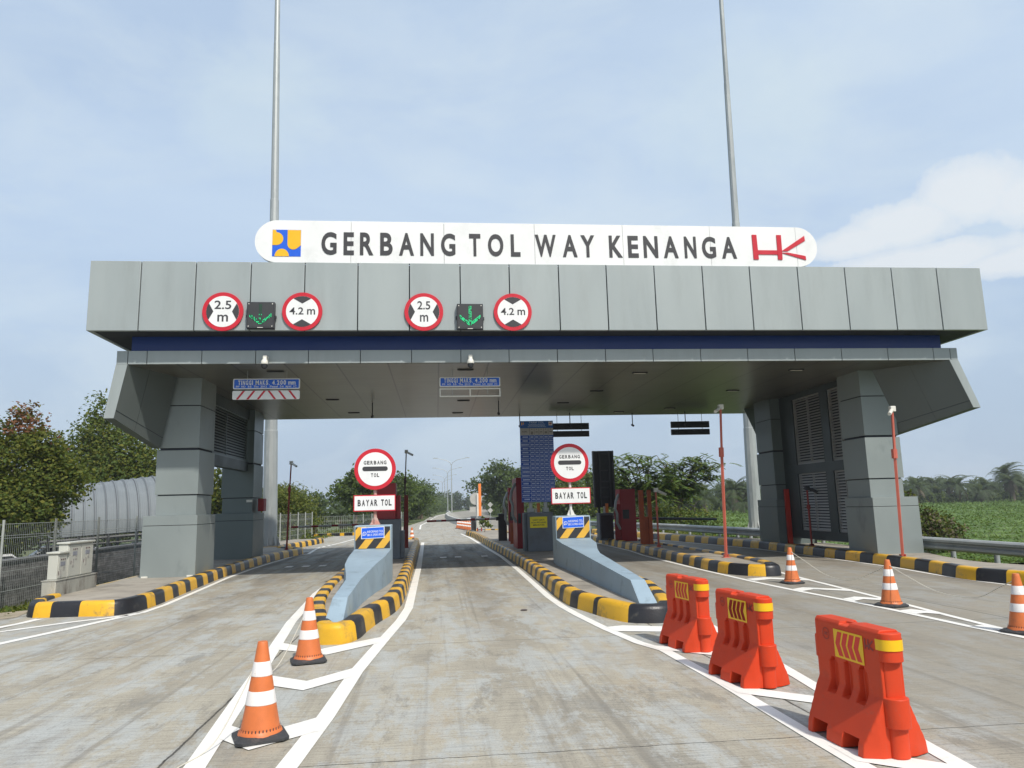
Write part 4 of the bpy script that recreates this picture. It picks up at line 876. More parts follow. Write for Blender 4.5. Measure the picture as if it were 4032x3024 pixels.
# stop-and-pay signs
def toll_sign(x, y, zc, r, pz0, pz1, px0, px1, zbase, label, polemat):
    t = thing('toll_sign', (x, y, zbase), label, 'road sign', 'round GERBANG TOL signs with BAYAR TOL plates')
    m = MB(); m.tube([(x, y + 0.09, zbase + 0.02), (x, y + 0.09, zc + r * 0.7)], 0.038, 12); m.build('pole', polemat, t)
    m = MB(); m.box(x - 0.11, x + 0.11, y - 0.02, y + 0.2, zbase - 0.002, zbase + 0.022)
    for a in range(4):
        dx, dy = math.cos(a * PI / 2), math.sin(a * PI / 2); c0 = Vector((x, y + 0.09, 0))
        n_ = Vector((-dy, dx, 0)) * 0.006; d_ = Vector((dx, dy, 0))
        P = [c0 + d_ * 0.036, c0 + d_ * 0.1, c0 + d_ * 0.045, c0 + d_ * 0.036]; Zs = [zbase + 0.022, zbase + 0.022, zbase + 0.15, zbase + 0.15]
        m.add([(p - n_).to_tuple()[:2] + (z,) for p, z in zip(P, Zs)] + [(p + n_).to_tuple()[:2] + (z,) for p, z in zip(P, Zs)], [(0, 1, 2, 3), (7, 6, 5, 4), (0, 4, 5, 1), (1, 5, 6, 2), (2, 6, 7, 3), (3, 7, 4, 0)])
    m.build('base_plate', polemat, t, smooth=0)
    m = MB(); m.prism(circ(x, zc, r, 56), 'y', y, y + 0.04); d = m.build('round_plate', RED, t)
    m = MB(); m.prism(circ(x, zc, r * 0.815, 56), 'y', y - 0.004, y); m.build('white_face', WHITE, d)
    m = MB(); spaced(m, 'GERBANG', x - r * 0.545, x + r * 0.545, zc + r * 0.225, zc + r * 0.405, y - 0.004, bold=0.03)
    spaced(m, 'TOL', x - r * 0.20, x + r * 0.20, zc - r * 0.385, zc - r * 0.205, y - 0.004, bold=0.03)
    m.prism(rrect(x - r * 0.61, x + r * 0.61, zc - r * 0.095, zc + r * 0.125, r * 0.105), 'y', y - 0.008, y - 0.0041); m.build('lettering', LETTER, d, smooth=0)
    m = MB(); m.box(px0, px1, y, y + 0.035, pz0, pz1); p = m.build('pay_plate', RED, t)
    m = MB(); e = 0.022; m.box(px0 + e, px1 - e, y - 0.004, y - 0.0005, pz0 + e, pz1 - e); m.build('white_face', WHITE, p)
    m = MB(); pw, ph = px1 - px0, pz1 - pz0
    spaced(m, 'BAYAR', px0 + pw * 0.10, px0 + pw * 0.57, pz0 + ph * 0.32, pz0 + ph * 0.71, y - 0.004, bold=0.034); spaced(m, 'TOL', px0 + pw * 0.655, px0 + pw * 0.905, pz0 + ph * 0.32, pz0 + ph * 0.71, y - 0.004, bold=0.034)
    m.build('lettering', LETTER, p, smooth=0)
WHP = mat('white_pole', (0.66, 0.66, 0.62), 0.45, 0, 0.06, 3, dirt=(0.5, 0.48, 0.42))
PKP = mat('faded_pink_pole', (0.5, 0.27, 0.22), 0.6, 0, 0.2, 6, dirt=(0.6, 0.55, 0.5), dscale=8)
toll_sign(-1.335, 16.55, 2.55, 0.45, 1.64, 1.99, -1.795, -0.89, 1.345, 'round GERBANG TOL sign with pay plate on a faded pink pole left of the lane', PKP)
toll_sign(3.45, 19.05, 2.74, 0.50, 1.69, 2.10, 2.94, 3.965, 1.39, 'round GERBANG TOL sign with pay plate on a white pole beside the tariff board', WHP)

# ------------------------------------------------------------------ toll terminals, cabinets, posts, booms
t = thing('toll_terminal', (-1.45, 23.2, 0.19), 'slate plinth carrying a red cabinet behind the left GERBANG TOL sign', 'toll terminal')
m = MB(); m.box(-1.80, -1.10, 22.9, 23.9, 0.185, 1.36); m.box(-1.10, -1.0, 23.05, 23.9, 0.185, 1.0); m.build('plinth', GCAB, t, bevel=0.01)
m = MB(); m.prism([(-1.86, 1.362), (-1.24, 1.362), (-1.24, 2.45), (-1.80, 2.45), (-1.86, 2.3)], 'y', 23.1, 23.8); m.build('red_cabinet', RCAB, t, bevel=0.012)
m = MB(); m.box(-1.238, -1.11, 23.3, 23.75, 1.363, 2.08); m.box(-1.2, -1.13, 23.285, 23.3, 2.0, 2.02); m.box(-1.2, -1.13, 23.285, 23.3, 1.75, 1.77); m.build('reader', RCAB, t, bevel=0.008)
t = thing('toll_terminal', (3.37, 24.8, 0.19), 'slate plinth with a yellow warning notice under the tariff board', 'toll terminal')
m = MB(); m.box(2.95, 3.80, 24.4, 25.2, 0.185, 1.43); m.box(2.86, 2.945, 24.55, 25.1, 0.185, 1.42); m.build('plinth', GCAB, t, bevel=0.01)
m = MB(); m.box(3.03, 3.60, 24.385, 24.399, 0.94, 1.295); n_ = m.build('notice', mat('notice_yellow', (0.88, 0.74, 0.01), 0.5, var=0.05), t)
m = MB()
for s_, a, b_, z in (('HATI HATI', 0.17, 0.83, 1.165), ('ADA PETUGAS', 0.06, 0.94, 1.085), ('MELINTAS', 0.17, 0.83, 1.005)): text(m, s_, 3.03 + a * 0.57, 3.03 + b_ * 0.57, z, z + 0.048, 24.385, 0.003, 0, 0.012)
m.build('lettering', BLACK, n_, smooth=0)
# tariff board
t = thing('tariff_board', (3.37, 24.75, 1.43), 'tall blue tariff board with a grey heading row on two short posts', 'tariff board')
X0, X1, ZT, ZB, yB = 2.82, 3.945, 4.48, 1.77, 24.68
m = MB(); m.box(X0, X1, yB, yB + 0.08, ZB, ZT); m.build('board', mat('tariff_blue', (0.014, 0.075, 0.42), 0.45, var=0.15, vscale=1.3), t)
for x in (3.12, 3.62):
    m = MB(); m.box(x - 0.055, x + 0.055, yB + 0.09, yB + 0.2, 1.43, 3.9); m.box(x - 0.1, x + 0.1, yB + 0.06, yB + 0.25, 1.43, 1.58); m.build('post', GALV, t, bevel=0.01)
m = MB(); m.box(X0, X1, yB - 0.004, yB, ZT - 0.235, ZT); m.build('title_panel', mat('tariff_title_blue', (0.012, 0.11, 0.40), 0.45, var=0.1), t)
m = MB(); m.box(X0 + 0.004, X1 - 0.004, yB - 0.004, yB, ZT - 0.48, ZT - 0.245); m.build('heading_row', mat('tariff_heading', (0.46, 0.45, 0.43), 0.5), t)
m = MB(); text(m, 'TARIF TOL', X0 + 0.3, X0 + 0.82, ZT - 0.085, ZT - 0.025, yB - 0.004, 0.002, 0, 0.012)
for z, a, b_ in ((ZT - 0.125, 0.28, 0.86), (ZT - 0.165, 0.3, 0.84), (ZT - 0.205, 0.26, 0.88)):
    u = X0 + a
    while u < X0 + b_:
        l = random.uniform(0.02, 0.06); m.box(u, min(u + l, X0 + b_), yB - 0.006, yB - 0.0041, z, z + 0.016); u += l + 0.012
cols = [0.0, 0.285, 0.425, 0.565, 0.705, 0.845, 1.0]; nrow = 17; rz0 = ZT - 0.48; rh = (rz0 - ZB - 0.03) / nrow
for i in range(nrow + 1): m.box(X0 + 0.01, X1 - 0.01, yB - 0.006, yB - 0.0001, rz0 - i * rh - 0.005, rz0 - i * rh + 0.005)
for c_ in cols[1:-1]: m.box(X0 + (X1 - X0) * c_ - 0.004, X0 + (X1 - X0) * c_ + 0.004, yB - 0.0065, yB - 0.0002, ZB + 0.02, rz0 - 0.006)
for i in range(nrow):
    zc_ = rz0 - (i + 0.5) * rh
    for k_ in range(6):
        a, b_ = X0 + (X1 - X0) * cols[k_], X0 + (X1 - X0) * cols[k_ + 1]; u = a + 0.03
        if k_ == 0: u += random.uniform(0, 0.06)
        end = b_ - 0.025 - (random.uniform(0, 0.06) if k_ == 0 else 0)
        while u < end - 0.01:
            l = random.uniform(0.014, 0.028); m.box(u, min(u + l, end), yB - 0.005, yB - 0.0003, zc_ - 0.022, zc_ + 0.022); u += l + 0.009
m.build('print', LTBLUE, t, smooth=0)
m = MB(); text(m, 'ASAL', X0 + 0.06, X0 + 0.25, ZT - 0.385, ZT - 0.335, yB - 0.004, 0.002, 0, 0.01)
for c_ in cols[1:-1]: m.box(X0 + (X1 - X0) * c_ - 0.004, X0 + (X1 - X0) * c_ + 0.004, yB - 0.006, yB - 0.004, ZT - 0.478, ZT - 0.247)
for k_ in range(1, 6):
    a, b_ = X0 + (X1 - X0) * cols[k_], X0 + (X1 - X0) * cols[k_ + 1]
    m.box((a + b_) / 2 - 0.012, (a + b_) / 2 + 0.012, yB - 0.006, yB - 0.004, ZT - 0.295, ZT - 0.27)
    for q in range({1: 3, 4: 2}.get(k_, 1)): m.box(a + 0.04, b_ - 0.04, yB - 0.006, yB - 0.004, ZT - 0.385 - q * 0.035, ZT - 0.365 - q * 0.035)
m.build('heading_print', BLACK, t, smooth=0)
m = MB(); m.box(X0 + 0.03, X0 + 0.14, yB - 0.007, yB - 0.0042, ZT - 0.15, ZT - 0.035, 0); m.box(X0 + 0.045, X0 + 0.08, yB - 0.009, yB - 0.007, ZT - 0.14, ZT - 0.05, 1); m.box(X0 + 0.1, X0 + 0.13, yB - 0.009, yB - 0.007, ZT - 0.12, ZT - 0.04, 1); m.build('emblem', [LOGOB, LOGOY], t, smooth=0)
m = MB(); m.box(X1 - 0.15, X1 - 0.025, yB - 0.007, yB - 0.0042, ZT - 0.155, ZT - 0.03, 0)
m.box(X1 - 0.14, X1 - 0.035, yB - 0.009, yB - 0.007, ZT - 0.105, ZT - 0.085, 1); m.box(X1 - 0.12, X1 - 0.108, yB - 0.009, yB - 0.0072, ZT - 0.135, ZT - 0.055, 1); m.box(X1 - 0.085, X1 - 0.073, yB - 0.009, yB - 0.0072, ZT - 0.135, ZT - 0.055, 1); m.build('monogram', [WHITE, RED], t, smooth=0)
# red terminals right of the middle lane
def red_terminal(x0, x1, y0, y1, z1, label, arm=True, low=None):
    t = thing('ticket_terminal', ((x0 + x1) / 2, (y0 + y1) / 2, 0.19), label, 'ticket terminal', 'dark red ticket terminals')
    m = MB(); m.box(x0, x1, y0, y1, 0.185, z1)
    if low: m.box(low[0], low[1], y0 + 0.05, y1 + low[2], 0.185, low[3])
    m.build('cabinet', RCAB, t, bevel=0.012)
    if arm:
        m = MB(); xa = x0
        m.tube([(xa - 0.02, y0 + 0.1, z1 - 0.2), (xa - 0.16, y0, z1 - 0.45), (xa - 0.22, y0 - 0.05, z1 - 0.75), (xa - 0.14, y0 - 0.02, z1 - 0.95), (xa - 0.16, y0 - 0.03, z1 - 1.3), (xa - 0.02, y0 + 0.05, z1 - 1.55)], 0.05, 8); m.build('shroud', GALV, t)
    m = MB(); m.box(x0 + 0.15 * (x1 - x0), x0 + 0.55 * (x1 - x0), y0 - 0.012, y0 - 0.001, 1.05, 1.4); m.build('screen', DARK, t)
red_terminal(2.80, 3.06, 26.2, 27.6, 2.64, 'tall dark red ticket terminal half hidden by the tariff board')
red_terminal(3.04, 3.36, 31.6, 32.0, 2.42, 'dark red ticket terminal behind the black box right of the middle lane')
red_terminal(7.18, 7.80, 28.9, 29.6, 2.2, 'wide dark red ticket terminal with a grey shroud on the camera pole island', True, (6.95, 7.60, -0.6, 1.62))
def channel_post(x, y, z1, wd, label, mt, double=False):
    t = thing('channel_post', (x, y, 0.19), label, 'post', 'red and rust coloured steel channel posts')
    m = MB()
    for u in ((-wd / 2, -wd * 0.12), (wd * 0.2, wd / 2)) if double else ((-wd / 2, wd / 2),): m.box(x + u[0], x + u[1], y, y + 0.08, 0.185, z1)
    if double: m.box(x - wd / 2, x + wd / 2, y + 0.081, y + 0.09, 0.185, z1 * 0.55)
    m.build('channel', mt, t, bevel=0.006)
    m = MB(); m.box(x - wd / 2 - 0.03, x + wd / 2 + 0.03, y - 0.03, y + 0.12, 0.184, 0.2); m.build('foot_plate', mt, t)
channel_post(-1.155, 29.0, 2.17, 0.15, 'dark red channel post beside the camera pole left of the middle lane', DRED)
channel_post(2.96, 29.5, 0.99, 0.16, 'short rust coloured channel post before the red terminals', RUST)
channel_post(7.5, 26.45, 2.11, 0.46, 'tall double rust coloured channel post beside the wide red terminal', RUST, True)
channel_post(11.66, 23.95, 1.99, 0.16, 'bright red channel post against the rear right pillar', mat('bright_red_post', (0.5, 0.03, 0.015), 0.5, 0, 0.1))
def box_cabinet(x0, x1, y0, y1, z1, label, mt):
    t = thing('boom_cabinet', ((x0 + x1) / 2, (y0 + y1) / 2, 0.19), label, 'boom cabinet', 'boom gate cabinets')
    m = MB(); m.box(x0, x1, y0, y1, 0.185, z1); m.build('box', mt, t, bevel=0.01)
    m = MB(); m.box(x0 - 0.02, x1 + 0.02, y0 - 0.02, y1 + 0.02, z1 + 0.001, z1 + 0.03); m.build('lid', GCAB, t)
    m = MB(); m.box(x0 + 0.06 * (x1 - x0) + 0.02, x1 - 0.03, y0 - 0.006, y0 - 0.001, 0.25, z1 - 0.06); m.build('door', DARK, t)
box_cabinet(2.66, 3.01, 32.3, 32.7, 1.31, 'black boom cabinet right of the middle lane', DARK)
box_cabinet(6.60, 7.17, 30.1, 30.7, 1.24, 'slate boom cabinet beside the wide red terminal', GCAB)
box_cabinet(2.06, 2.36, 45.3, 45.7, 1.05, 'far slate boom cabinet at the end of the middle island', GCAB)
def boom(x0, x1, y, z0, z1, label, cols_, mts, r=0.035):
    t = thing('barrier_boom', (x0, y, z0), label, 'boom', 'boom gate arms across the lanes')
    m = MB(); n = len(cols_)
    for i, c_ in enumerate(cols_):
        a, b_ = i / n, (i + 1) / n
        m.tube([(x0 + (x1 - x0) * a, y, z0 + (z1 - z0) * a), (x0 + (x1 - x0) * b_, y, z0 + (z1 - z0) * b_)], r, 8, c_)
    m.build('arm', mts, t)
    m = MB(); m.box(min(x0, x0 - 0.12), x0 + 0.02, y - 0.06, y + 0.06, z0 - 0.08, z0 + 0.08); m.build('hinge', DARK, t)
GW = mat('boom_grey_white', (0.42, 0.41, 0.38), 0.5, var=0.15); BR = mat('boom_dark_red', (0.28, 0.02, 0.02), 0.5, var=0.1); BG = mat('boom_dark_green', (0.02, 0.035, 0.035), 0.5)
boom(2.66, -0.42, 32.2, 1.13, 1.10, 'red and grey boom lowered across the middle lane', [0, 0, 1, 0, 0, 1, 0, 0, 1, 0, 0, 1, 0, 1, 1], [GW, BR], 0.045)
boom(-2.0, -5.55, 29.6, 1.10, 1.065, 'red and grey boom lowered across the left lane', [0, 1, 0, 0, 1, 0, 0, 1, 0, 0, 1, 0, 0, 1], [GW, BR], 0.04)
boom(7.2, 11.6, 30.3, 1.06, 0.90, 'dark green boom with red tips lowered across the right lane', [0, 0, 0, 1, 2, 2, 2, 2, 2, 2, 2, 3, 3, 3], [GW, BR, DARK, BG], 0.05)
def orange_post(x0, x1, y, z0, z1, label):
    t = thing('raised_boom', ((x0 + x1) / 2, y, z0), label, 'raised boom', 'bright orange raised boom arms')
    m = MB(); m.box(x0, x1, y, y + 0.08, z0, z1); m.build('arm', ORG, t, bevel=0.005)
    m = MB(); m.box(x0 - 0.09, x0 - 0.005, y + 0.02, y + 0.07, z0, z1 - (z1 - z0) * 0.3); m.build('counter_arm', CREAM, t)
    m = MB(); m.box(x0 - 0.04, x1 + 0.04, y - 0.02, y + 0.1, z0 - 0.1, z0); m.build('hinge', GCAB, t)
orange_post(2.54, 2.70, 45.4, 1.08, 3.02, 'tall bright orange raised boom at the far end of the middle island')
orange_post(4.10, 4.22, 30.5, 1.0, 1.74, 'short bright orange boom arm seen under the tariff board')
orange_post(7.05, 7.17, 30.9, 1.27, 1.66, 'short bright orange boom arm over the slate boom cabinet')
t = thing('display_board_back', (7.05, 30.4, 1.27), 'tall black back of a display board with ribs beside the wide red terminal', 'display board')
m = MB(); m.box(6.60, 7.50, 31.0, 31.12, 1.50, 3.87); m.build('panel', DARK2, t, bevel=0.01)
m = MB()
for x in (6.60, 6.86, 7.28, 7.44): m.box(x, x + 0.06, 30.94, 30.999, 1.5, 3.87)
for z in (3.72, 3.02, 2.55, 2.3, 1.9): m.box(6.92, 7.28, 30.96, 30.998, z, z + 0.05)
m.build('ribs', mat('black_frame', (0.05, 0.053, 0.058), 0.5), t)
m = MB(); m.box(6.75, 6.85, 31.0, 31.1, 0.185, 1.498); m.box(7.0, 7.06, 30.99, 31.1, 0.185, 1.498); m.build('post', DARK, t)

def camera_pole(x, y, z1, label, mt, cm, side=-1, r=0.04, lean=0.0):
    t = thing('camera_pole', (x, y, 0.19), label, 'camera pole', 'thin posts carrying a lane camera')
    m = MB(); m.tube([(x, y, 0.2), (x + lean * 0.6, y, z1 * 0.72)], r, 4 if r > 0.035 else 8); m.tube([(x + lean * 0.6, y, z1 * 0.70), (x + lean, y, z1 - 0.05)], r * 0.8, 8); m.build('post', mt, t)
    m = MB(); m.box(x - 0.1, x + 0.1, y - 0.1, y + 0.1, 0.185, 0.202); m.tube([(x + lean * 0.5, y, z1 * 0.68), (x + lean * 0.55, y, z1 * 0.74)], r * 1.7, 8)
    for a in (-1, 1): m.box(x + a * 0.05 - 0.006, x + a * 0.05 + 0.006, y - 0.05, y + 0.05, 0.203, 0.27)
    m.build('base_plate', mt, t)
    xt = x + lean; m = MB(); m.box(xt - 0.06, xt + 0.075, y - 0.06, y + 0.06, z1 - 0.05, z1 + 0.09); m.build('junction_box', cm, t, bevel=0.012)
    m = MB(); m.tube([(xt + side * 0.06, y - 0.08, z1 - 0.02), (xt + side * 0.26, y - 0.28, z1 - 0.14)], 0.045, 10); m.build('camera', cm, t)
camera_pole(7.60, 19.36, 4.17, 'tall salmon camera pole on the nose of the right middle island', PPINK, CREAM, -1, 0.042, 0.13)
camera_pole(11.34, 17.5, 3.83, 'tall salmon camera pole in front of the front right pillar', PPINK, CREAM, -1, 0.042, 0.13)
camera_pole(7.36, 24.6, 2.05, 'low camera pole beside the double rust coloured post', PPINK, CREAM, 1, 0.033)
camera_pole(11.62, 22.5, 1.97, 'low dark red camera pole in front of the louvre screens', DRED, DARK, 1, 0.036)
camera_pole(-5.84, 30.3, 3.55, 'dark red camera pole at the left kerb beyond the pillars', DRED, CREAM, 1, 0.035, 0.1)
camera_pole(-1.28, 29.7, 3.87, 'slim dark camera pole left of the middle lane', mat('brown_pole', (0.06, 0.02, 0.02), 0.5), CREAM, 1, 0.028, 0.1)
t = thing('hose_box', (-5.92, 25.55, 1.7), 'small red box on the rear left pillar', 'box')
m = MB(); m.box(-5.97, -5.78, 25.9, 26.3, 1.70, 2.12); m.build('case', mat('hose_red', (0.32, 0.01, 0.02), 0.5), t, bevel=0.01)
m = MB(); m.box(-5.94, -5.81, 25.89, 25.899, 1.74, 2.08); m.build('door', RCAB, t)

# ------------------------------------------------------------------ cones and ropes
def make_cone(label, loc, group='roped traffic cones'):
    t = thing('traffic_cone', (0, 0, 0), label, 'traffic cone', group)
    m = MB(); h = 0.70
    pl = []
    for sx2, sy2 in ((1, 1), (-1, 1), (-1, -1), (1, -1)):
        for q in ((0.19, 0.15), (0.15, 0.19)):
            pl.append((sx2 * q[0], sy2 * q[1]))
    pl = [(0.19, -0.15), (0.19, 0.15), (0.15, 0.19), (-0.15, 0.19), (-0.19, 0.15), (-0.19, -0.15), (-0.15, -0.19), (0.15, -0.19)]
    lo = [(p[0], p[1], 0.004) for p in pl]; mid = [(p[0], p[1], 0.022) for p in pl]; hi = [(p[0] * 0.8, p[1] * 0.8, 0.045) for p in pl]
    n = 8
    m.add(lo + mid + hi, [tuple(range(7, -1, -1)), tuple(range(16, 24))] + [(i, (i + 1) % n, n + (i + 1) % n, n + i) for i in range(n)] + [(n + i, n + (i + 1) % n, 2 * n + (i + 1) % n, 2 * n + i) for i in range(n)])
    m.build('base', RUB, t)
    def rr_(z): return 0.152 - (0.152 - 0.036) * ((z - 0.04) / (h - 0.04)) ** 0.92
    m = MB(); zs = [0.04, 0.06, 0.1, 0.17, 0.235]
    m.lathe(0, 0, [(0.165, 0.035), (0.155, 0.065)] + [(rr_(z), z) for z in (0.075, 0.15, 0.25, 0.346, 0.455, 0.56, 0.66, 0.694)] + [(0.034, 0.70), (0.018, 0.70)], 28); b_ = m.build('body', CONE, t)
    for a, c_ in ((0.25, 0.348), (0.452, 0.556)):
        m = MB(); m.lathe(0, 0, [(rr_(a) + 0.001, a), (rr_(a) + 0.003, a + 0.004), (rr_(c_) + 0.003, c_ - 0.004), (rr_(c_) + 0.001, c_)], 28); m.build('white_band', CWHT, t)
    m = MB()
    for k_ in range(36):
        a = 2 * PI * k_ / 36; c_, s_ = math.cos(a), math.sin(a)
        def P(r, dt, z): return (r * c_ - dt * s_, r * s_ + dt * c_, z)
        m.add([P(0.1545, -0.004, 0.070), P(0.1545, 0.004, 0.070), P(0.1515, 0.004, 0.088), P(0.1515, -0.004, 0.088)], [(0, 1, 2, 3)])
    m.build('slots', DARK, b_, smooth=0)
    t.location = loc
    return t
def put_cone(src, loc, label, rz, tilt=0.0, group=None):
    c_ = copy_tree(src); c_.location = loc; c_['label'] = label; c_.rotation_euler = (tilt, 0, rz)
    if group: c_['group'] = group
    return c_
c1 = make_cone('orange cone nearest the camera on white chevrons', (-1.345, 6.13, 0.008)); c1.rotation_euler.z = 0.35
put_cone(c1, (-1.46, 8.98, 0.008), 'orange cone beside the yellow kerb nose', 0.25)
put_cone(c1, (7.10, 14.68, 0.008), 'orange cone nearest the right middle island', 0.1)
put_cone(c1, (7.0, 11.22, 0.008), 'middle orange cone of the roped row on the right', 0.2)
put_cone(c1, (7.10, 8.72, 0.008), 'orange cone cut by the right edge of the photo', 0.3)
put_cone(c1, (-1.25, 38.4, 0.0), 'far orange cone just beyond the left island', 0.2, 0, 'far cones beyond the gate')
put_cone(c1, (-1.62, 38.8, 0.0), 'far orange cone partly behind the dark red post', 0.4, 0, 'far cones beyond the gate')
for k_ in range(9): put_cone(c1, (2.35 - 0.09 * k_, 52.5 + 0.75 * k_, 0.0), 'far orange cone in the row beyond the middle island', 0.3 * k_, 0, 'far row of cones')
def rope(pts, label, r=0.006):
    P = catmull([Vector(p) for p in pts], False, 0.12) if False else None
    out = []
    V3 = [Vector(p) for p in pts]
    for i in range(len(V3) - 1):
        p0, p1, p2, p3 = V3[max(i - 1, 0)], V3[i], V3[i + 1], V3[min(i + 2, len(V3) - 1)]
        for j in range(8):
            t_ = j / 8; out.append(0.5 * ((2 * p1) + (p2 - p0) * t_ + (2 * p0 - 5 * p1 + 4 * p2 - p3) * t_ * t_ + (3 * p1 - p0 - 3 * p2 + p3) * t_ ** 3))
    out.append(V3[-1]); m = MB(); m.tube(out, r, 6)
    return tag(m.build('rope', ROPE), label, 'rope', 'thin ropes between the cones')
rope([(7.10, 14.68, 0.64), (7.16, 14.2, 0.47), (7.16, 13.4, 0.27), (7.1, 12.5, 0.27), (7.03, 11.6, 0.5), (7.0, 11.22, 0.64)], 'thin pale rope between the far two cones on the right')
rope([(7.0, 11.22, 0.64), (7.05, 10.8, 0.48), (7.1, 10.2, 0.32), (7.12, 9.5, 0.33), (7.1, 9.0, 0.52), (7.10, 8.72, 0.64)], 'thin pale rope between the near two cones on the right')
rope([(-1.46, 8.98, 0.66), (-1.56, 8.9, 0.4), (-1.72, 8.6, 0.05), (-1.8, 8.0, 0.012), (-1.7, 7.2, 0.012), (-1.5, 6.5, 0.2), (-1.40, 6.2, 0.5), (-1.36, 6.13, 0.66)], 'thin pale rope from the kerb nose cone to the nearest cone', 0.004)
rope([(-1.36, 6.13, 0.66), (-1.45, 6.08, 0.4), (-1.62, 5.9, 0.05), (-1.75, 5.5, 0.012), (-1.8, 5.0, 0.012), (-1.85, 4.4, 0.012)], 'thin pale rope trailing from the nearest cone onto the lane', 0.004)
t = MB(); t.lathe(1.40, 12.37, [(0.045, 0.002), (0.06, 0.012), (0.04, 0.022), (0.015, 0.018)], 9); t.box(1.34, 1.44, 12.335, 12.35, 0.004, 0.02)
tag(t.build('litter', mat('litter_dark', (0.10, 0.085, 0.08), 0.7)), 'small dark crumpled scrap lying in the middle lane', 'litter')

